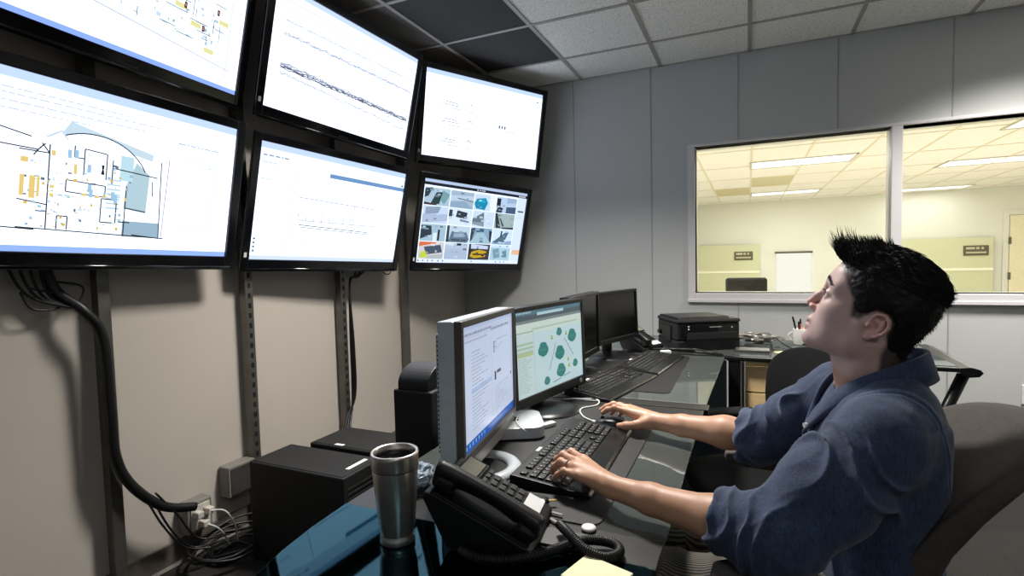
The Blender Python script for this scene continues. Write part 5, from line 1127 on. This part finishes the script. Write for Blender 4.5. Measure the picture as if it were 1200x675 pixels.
# collar, placket and button
def grid_obj(rows, name, m, parent, c3=(44, 60, 90), closed_prof=True):
    b = MB(); n = len(rows[0]); V_ = [tuple(p) for r in rows for p in r]; Fc = []
    for i in range(len(rows)-1):
        for j in range(n if closed_prof else n-1): Fc.append((i*n+j, i*n+(j+1) % n, (i+1)*n+(j+1) % n, (i+1)*n+j))
    Fc += [tuple(range(n)), tuple(range((len(rows)-1)*n, len(rows)*n))[::-1]]
    bm = bmesh.new(); vs = [bm.verts.new(p) for p in V_]
    for f in Fc:
        try: bm.faces.new([vs[i] for i in f])
        except ValueError: pass
    bmesh.ops.recalc_face_normals(bm, faces=bm.faces[:]); b.bmesh(bm, 0, True); b.c = [lin(c3)]*len(b.f)
    return b.obj(name, m, parent)
ctr = A_((.222, 1.203, 1.08))
path = [(.118, 1.205, .985), (.128, 1.178, 1.005), (.152, 1.150, 1.040), (.190, 1.134, 1.070), (.235, 1.132, 1.092), (.275, 1.150, 1.106), (.298, 1.180, 1.112), (.302, 1.205, 1.114)]
full = path+[(x, 2.41-y, z) for x, y, z in path[-2::-1]]; full[-1] = (.128, 1.222, .990)
pp = spline(full, 6); rows = []
for i, p in enumerate(pp):
    p = np.array(p); ou = p-ctr; ou[2] = 0; ou /= np.linalg.norm(ou); s_ = i/(len(pp)-1); e = min(s_, 1-s_); wd = .030+.006*(1-min(1, e/.12)); lf_ = .012*min(1, e/.1)+.003
    up_ = A_((0, 0, 1))
    top_ = p+up_*(lf_+.004); rows.append([p-up_*.014, p-up_*.0+ou*-.002, top_-ou*.001, top_+ou*.004, p+ou*.014-up_*(wd-.018), p+ou*.019-up_*wd, p+ou*.0155-up_*(wd-.001), p+ou*.009-up_*(wd-.02), p+ou*.003+up_*(lf_-.004), p+ou*.002-up_*.014])
grid_obj(rows, 'collar', DEN, shirt)
rows = []
for k in range(30):
    z = .985-.012*k; row = []
    for y in (1.178, 1.196, 1.214):
        xs = np.linspace(.02, .26, 400); d = S_.eval(np.stack([xs, np.full(400, y), np.full(400, z)], 1)); x = xs[np.argmax(d < 0)] if (d < 0).any() else .14
        row.append((x-.0045, y, z))
    bk = [(x+.012, y, z) for x, y, z in row[::-1]]; rows.append(row+bk)
grid_obj(rows, 'placket', DEN, shirt)
for k in (1, 8, 15):
    c0 = A_(rows[k][1]); MB().cyl(tuple(c0-A_((.0035, 0, 0))), tuple(c0+A_((.001, 0, 0))), .0052, n=18).obj('button', WHT, shirt)
MB().cyl(tuple(A_(pp[3])+A_((-.0195, -.012, -.018))), tuple(A_(pp[3])+A_((-.015, -.009, -.018))), .005, n=18).obj('button', WHT, shirt)

# ------------------------------------------------------------------ trousers and shoes
T_ = Field(); T_.ell((.21, 1.2, .66), (.12, .17, .095), .03)
for y in (1.10, 1.30):
    T_.cone((.19, y, .655), (-.17, y-.01, .635), .085, .066, .03); T_.cone((-.17, y-.01, .635), (-.13, y, .12), .066, .048, .03)
V, F = T_.mesh((-.28, .98, .05), (.45, 1.42, .80), .006); Nn = normals(V, F); V = V+Nn*((1-np.abs(np.sin(V[:, 0]*38+vnoise(V, 9)*2)))**2*.006)[:, None]
TR = bpy.data.materials.new('grey striped trouser cloth'); TR.use_nodes = True; _N = TR.node_tree.nodes; _L = TR.node_tree.links; _b = _N['Principled BSDF']
_tc = _N.new('ShaderNodeTexCoord'); _w = _N.new('ShaderNodeTexWave'); _w.inputs['Scale'].default_value = 60; _w.bands_direction = 'Y'; _w.inputs['Distortion'].default_value = .6; _r = _N.new('ShaderNodeValToRGB')
_r.color_ramp.elements[0].position = .45; _r.color_ramp.elements[1].position = .6; _r.color_ramp.elements[0].color = (*lin((40, 38, 36)), 1); _r.color_ramp.elements[1].color = (*lin((104, 98, 90)), 1)
_L.new(_tc.outputs['Object'], _w.inputs['Vector']); _L.new(_w.outputs['Fac'], _r.inputs['Fac']); _L.new(_r.outputs['Color'], _b.inputs['Base Color']); _b.inputs['Roughness'].default_value = .85
np_obj('trousers', V, F, TR, man)
for y in (1.10, 1.30):
    b = MB(); superell(b, .135, .045, .045, .8, .75, 36, 16, lambda X, Y, Z: (X-.175, Y+y, max(Z*(1 if X > 0 else .75), -.035)+.038)); b.obj('shoe', mat('dark leather shoe', (34, 28, 24), .4), man)

# ------------------------------------------------------------------ hair
H_ = Field()
def hh(f, u, l, r, k=.012, mode='u'): H_.ell(hd(f, u, l), r, k, HR, mode)
hh(-.005, .010, 0, (.0875, .0790, .0765)); hh(.002, .048, 0, (.077, .050, .063), .02); hh(-.040, -.015, 0, (.050, .080, .068), .02); hh(-.050, .045, 0, (.038, .030, .045), .02); hh(-.045, -.085, 0, (.038, .040, .050), .02)
for l in (-.028, 0, .028): H_.cone(hd(.045, .062, l), hd(.088, .060, l*.8), .026, .012, .012)
H_.fun(lambda p: -polysd(*(((p-P0)@HR.T)[:, :2].T), FACE), .006, 'i')
H_.fun(lambda p: -.128-((p-P0)@HR.T)[:, 1]+.35*np.minimum(0, ((p-P0)@HR.T)[:, 0]+.06), .006, 'i')
V, F = H_.mesh(P0-.16, P0+.16, .0022); V = smooth(V, F, 1, .4); Nn = normals(V, F); q = (V-P0)@HR.T
topm = sm(q[:, 1], .02, .07); ridge = (1-np.abs(np.sin(q[:, 2]*210+vnoise(V, 30)*3+q[:, 0]*30)))*.0035*topm; V = V+Nn*(ridge+vnoise(V, 160)*.0012)[:, None]
HAIR = mat('black hair', (18, 14, 12), .55, var=.35, scale=220, spec=.3)
hair = np_obj('hair', V, F, HAIR, man)
Vc = V[::1]; qc = (V-P0)@HR.T; b = MB()
def strand(p0, d0, bend, L_, r, seg=4):
    p0 = A_(p0); d = A_(d0); d /= np.linalg.norm(d); pts = [p0-d*.004]; rr = [r]
    p = p0.copy()
    for k in range(seg):
        p = p+d*(L_/seg); d = d+A_(bend)/seg; d /= np.linalg.norm(d); pts.append(p.copy()); rr.append(r*(1-.85*(k+1)/seg))
    b.tube([tuple(x) for x in pts], rr, n=4)
rs = np.random.RandomState(3)
def hw(f, u, l): return f*HF+u*HU+l*LT
idx = np.where(qc[:, 1] > .040)[0]
for i in rs.choice(idx, 2200, replace=False):
    f, u, l = qc[i]; n_ = Nn[i]; back = hw(-1, -.1, .12*rs.randn()); back = back-n_*(back@n_); back /= np.linalg.norm(back)
    if f > .035: d = hw(.75+.4*rs.rand(), .55+.45*rs.rand(), .25*rs.randn()); L_ = rs.uniform(.010, .024); bd = hw(.1, .35, 0)
    else: d = back+n_*rs.uniform(.06, .26); L_ = rs.uniform(.012, .022); bd = -n_*.5
    strand(V[i], d, bd, L_, rs.uniform(.0007, .0013))
idx = np.where((qc[:, 0] > .070) & (qc[:, 1] > .045))[0]
for i in rs.choice(idx, min(170, len(idx)), replace=False):
    strand(V[i], hw(.95+.35*rs.rand(), .40+.55*rs.rand(), .25*rs.randn()), hw(-.2, .5, 0), rs.uniform(.018, .042), rs.uniform(.0005, .0011), 5)
idx = np.where((qc[:, 0] > .02) & (qc[:, 0] < .055) & (qc[:, 1] > .085))[0]
for i in rs.choice(idx, min(90, len(idx)), replace=False):
    strand(V[i], hw(.6+.3*rs.rand(), .9+.3*rs.rand(), .3*rs.randn()), hw(.2, .1, 0), rs.uniform(.008, .018), rs.uniform(.0006, .0012), 4)
idx = np.where((qc[:, 0] < -.070) & (qc[:, 1] > .030) & (qc[:, 1] < .062))[0]
for i in rs.choice(idx, min(120, len(idx)), replace=False): strand(V[i], hw(-1, .25+.35*rs.rand(), .3*rs.randn()), hw(-.1, .3, 0), rs.uniform(.006, .013), rs.uniform(.0006, .0012))
idx = np.where(qc[:, 1] <= .045)[0]
for i in rs.choice(idx, 3000, replace=False):
    n_ = Nn[i]; strand(V[i]-n_*.001, n_*.5+hw(-.35, -.75, 0)+.2*rs.randn(3), hw(0, -.2, 0), rs.uniform(.004, .009), .0006, 2)
b.obj('hair_strands', HAIR, hair)
b = MB()
for s in (1, -1):
    for k in range(170):
        t = rs.rand(); l = .011+.036*t; p = hd(.070, .0005+.0060*sin(pi*min(1, .25+t*.75))-.006*t+.0020*rs.randn()*(1-t*.6), s*l)
        d = B_.eval(np.array([p+HF*e for e in np.linspace(-.04, .05, 91)])); ix = len(d)-1-np.argmax(d[::-1] < 0); p = p+HF*(np.linspace(-.04, .05, 91)[ix])
        strand(p+HF*.0004, hw(.10-.75*t, .10+.15*rs.rand(), s*1.0), hw(-.3, -.25, 0), rs.uniform(.005, .009), .00055, 3)
b.obj('eyebrows', HAIR, man)
b = MB()
for s in (1, -1):
    for k in range(26):
        t = k/25; p = hd(.0835-.006*abs(t-.4)*2, -.0215, s*(.020+.024*t)); strand(p, hw(.9, .25, s*(.2+.5*t)), hw(0, .6, 0), .0075, .0004, 3)
b.obj('eyelashes', HAIR, man)
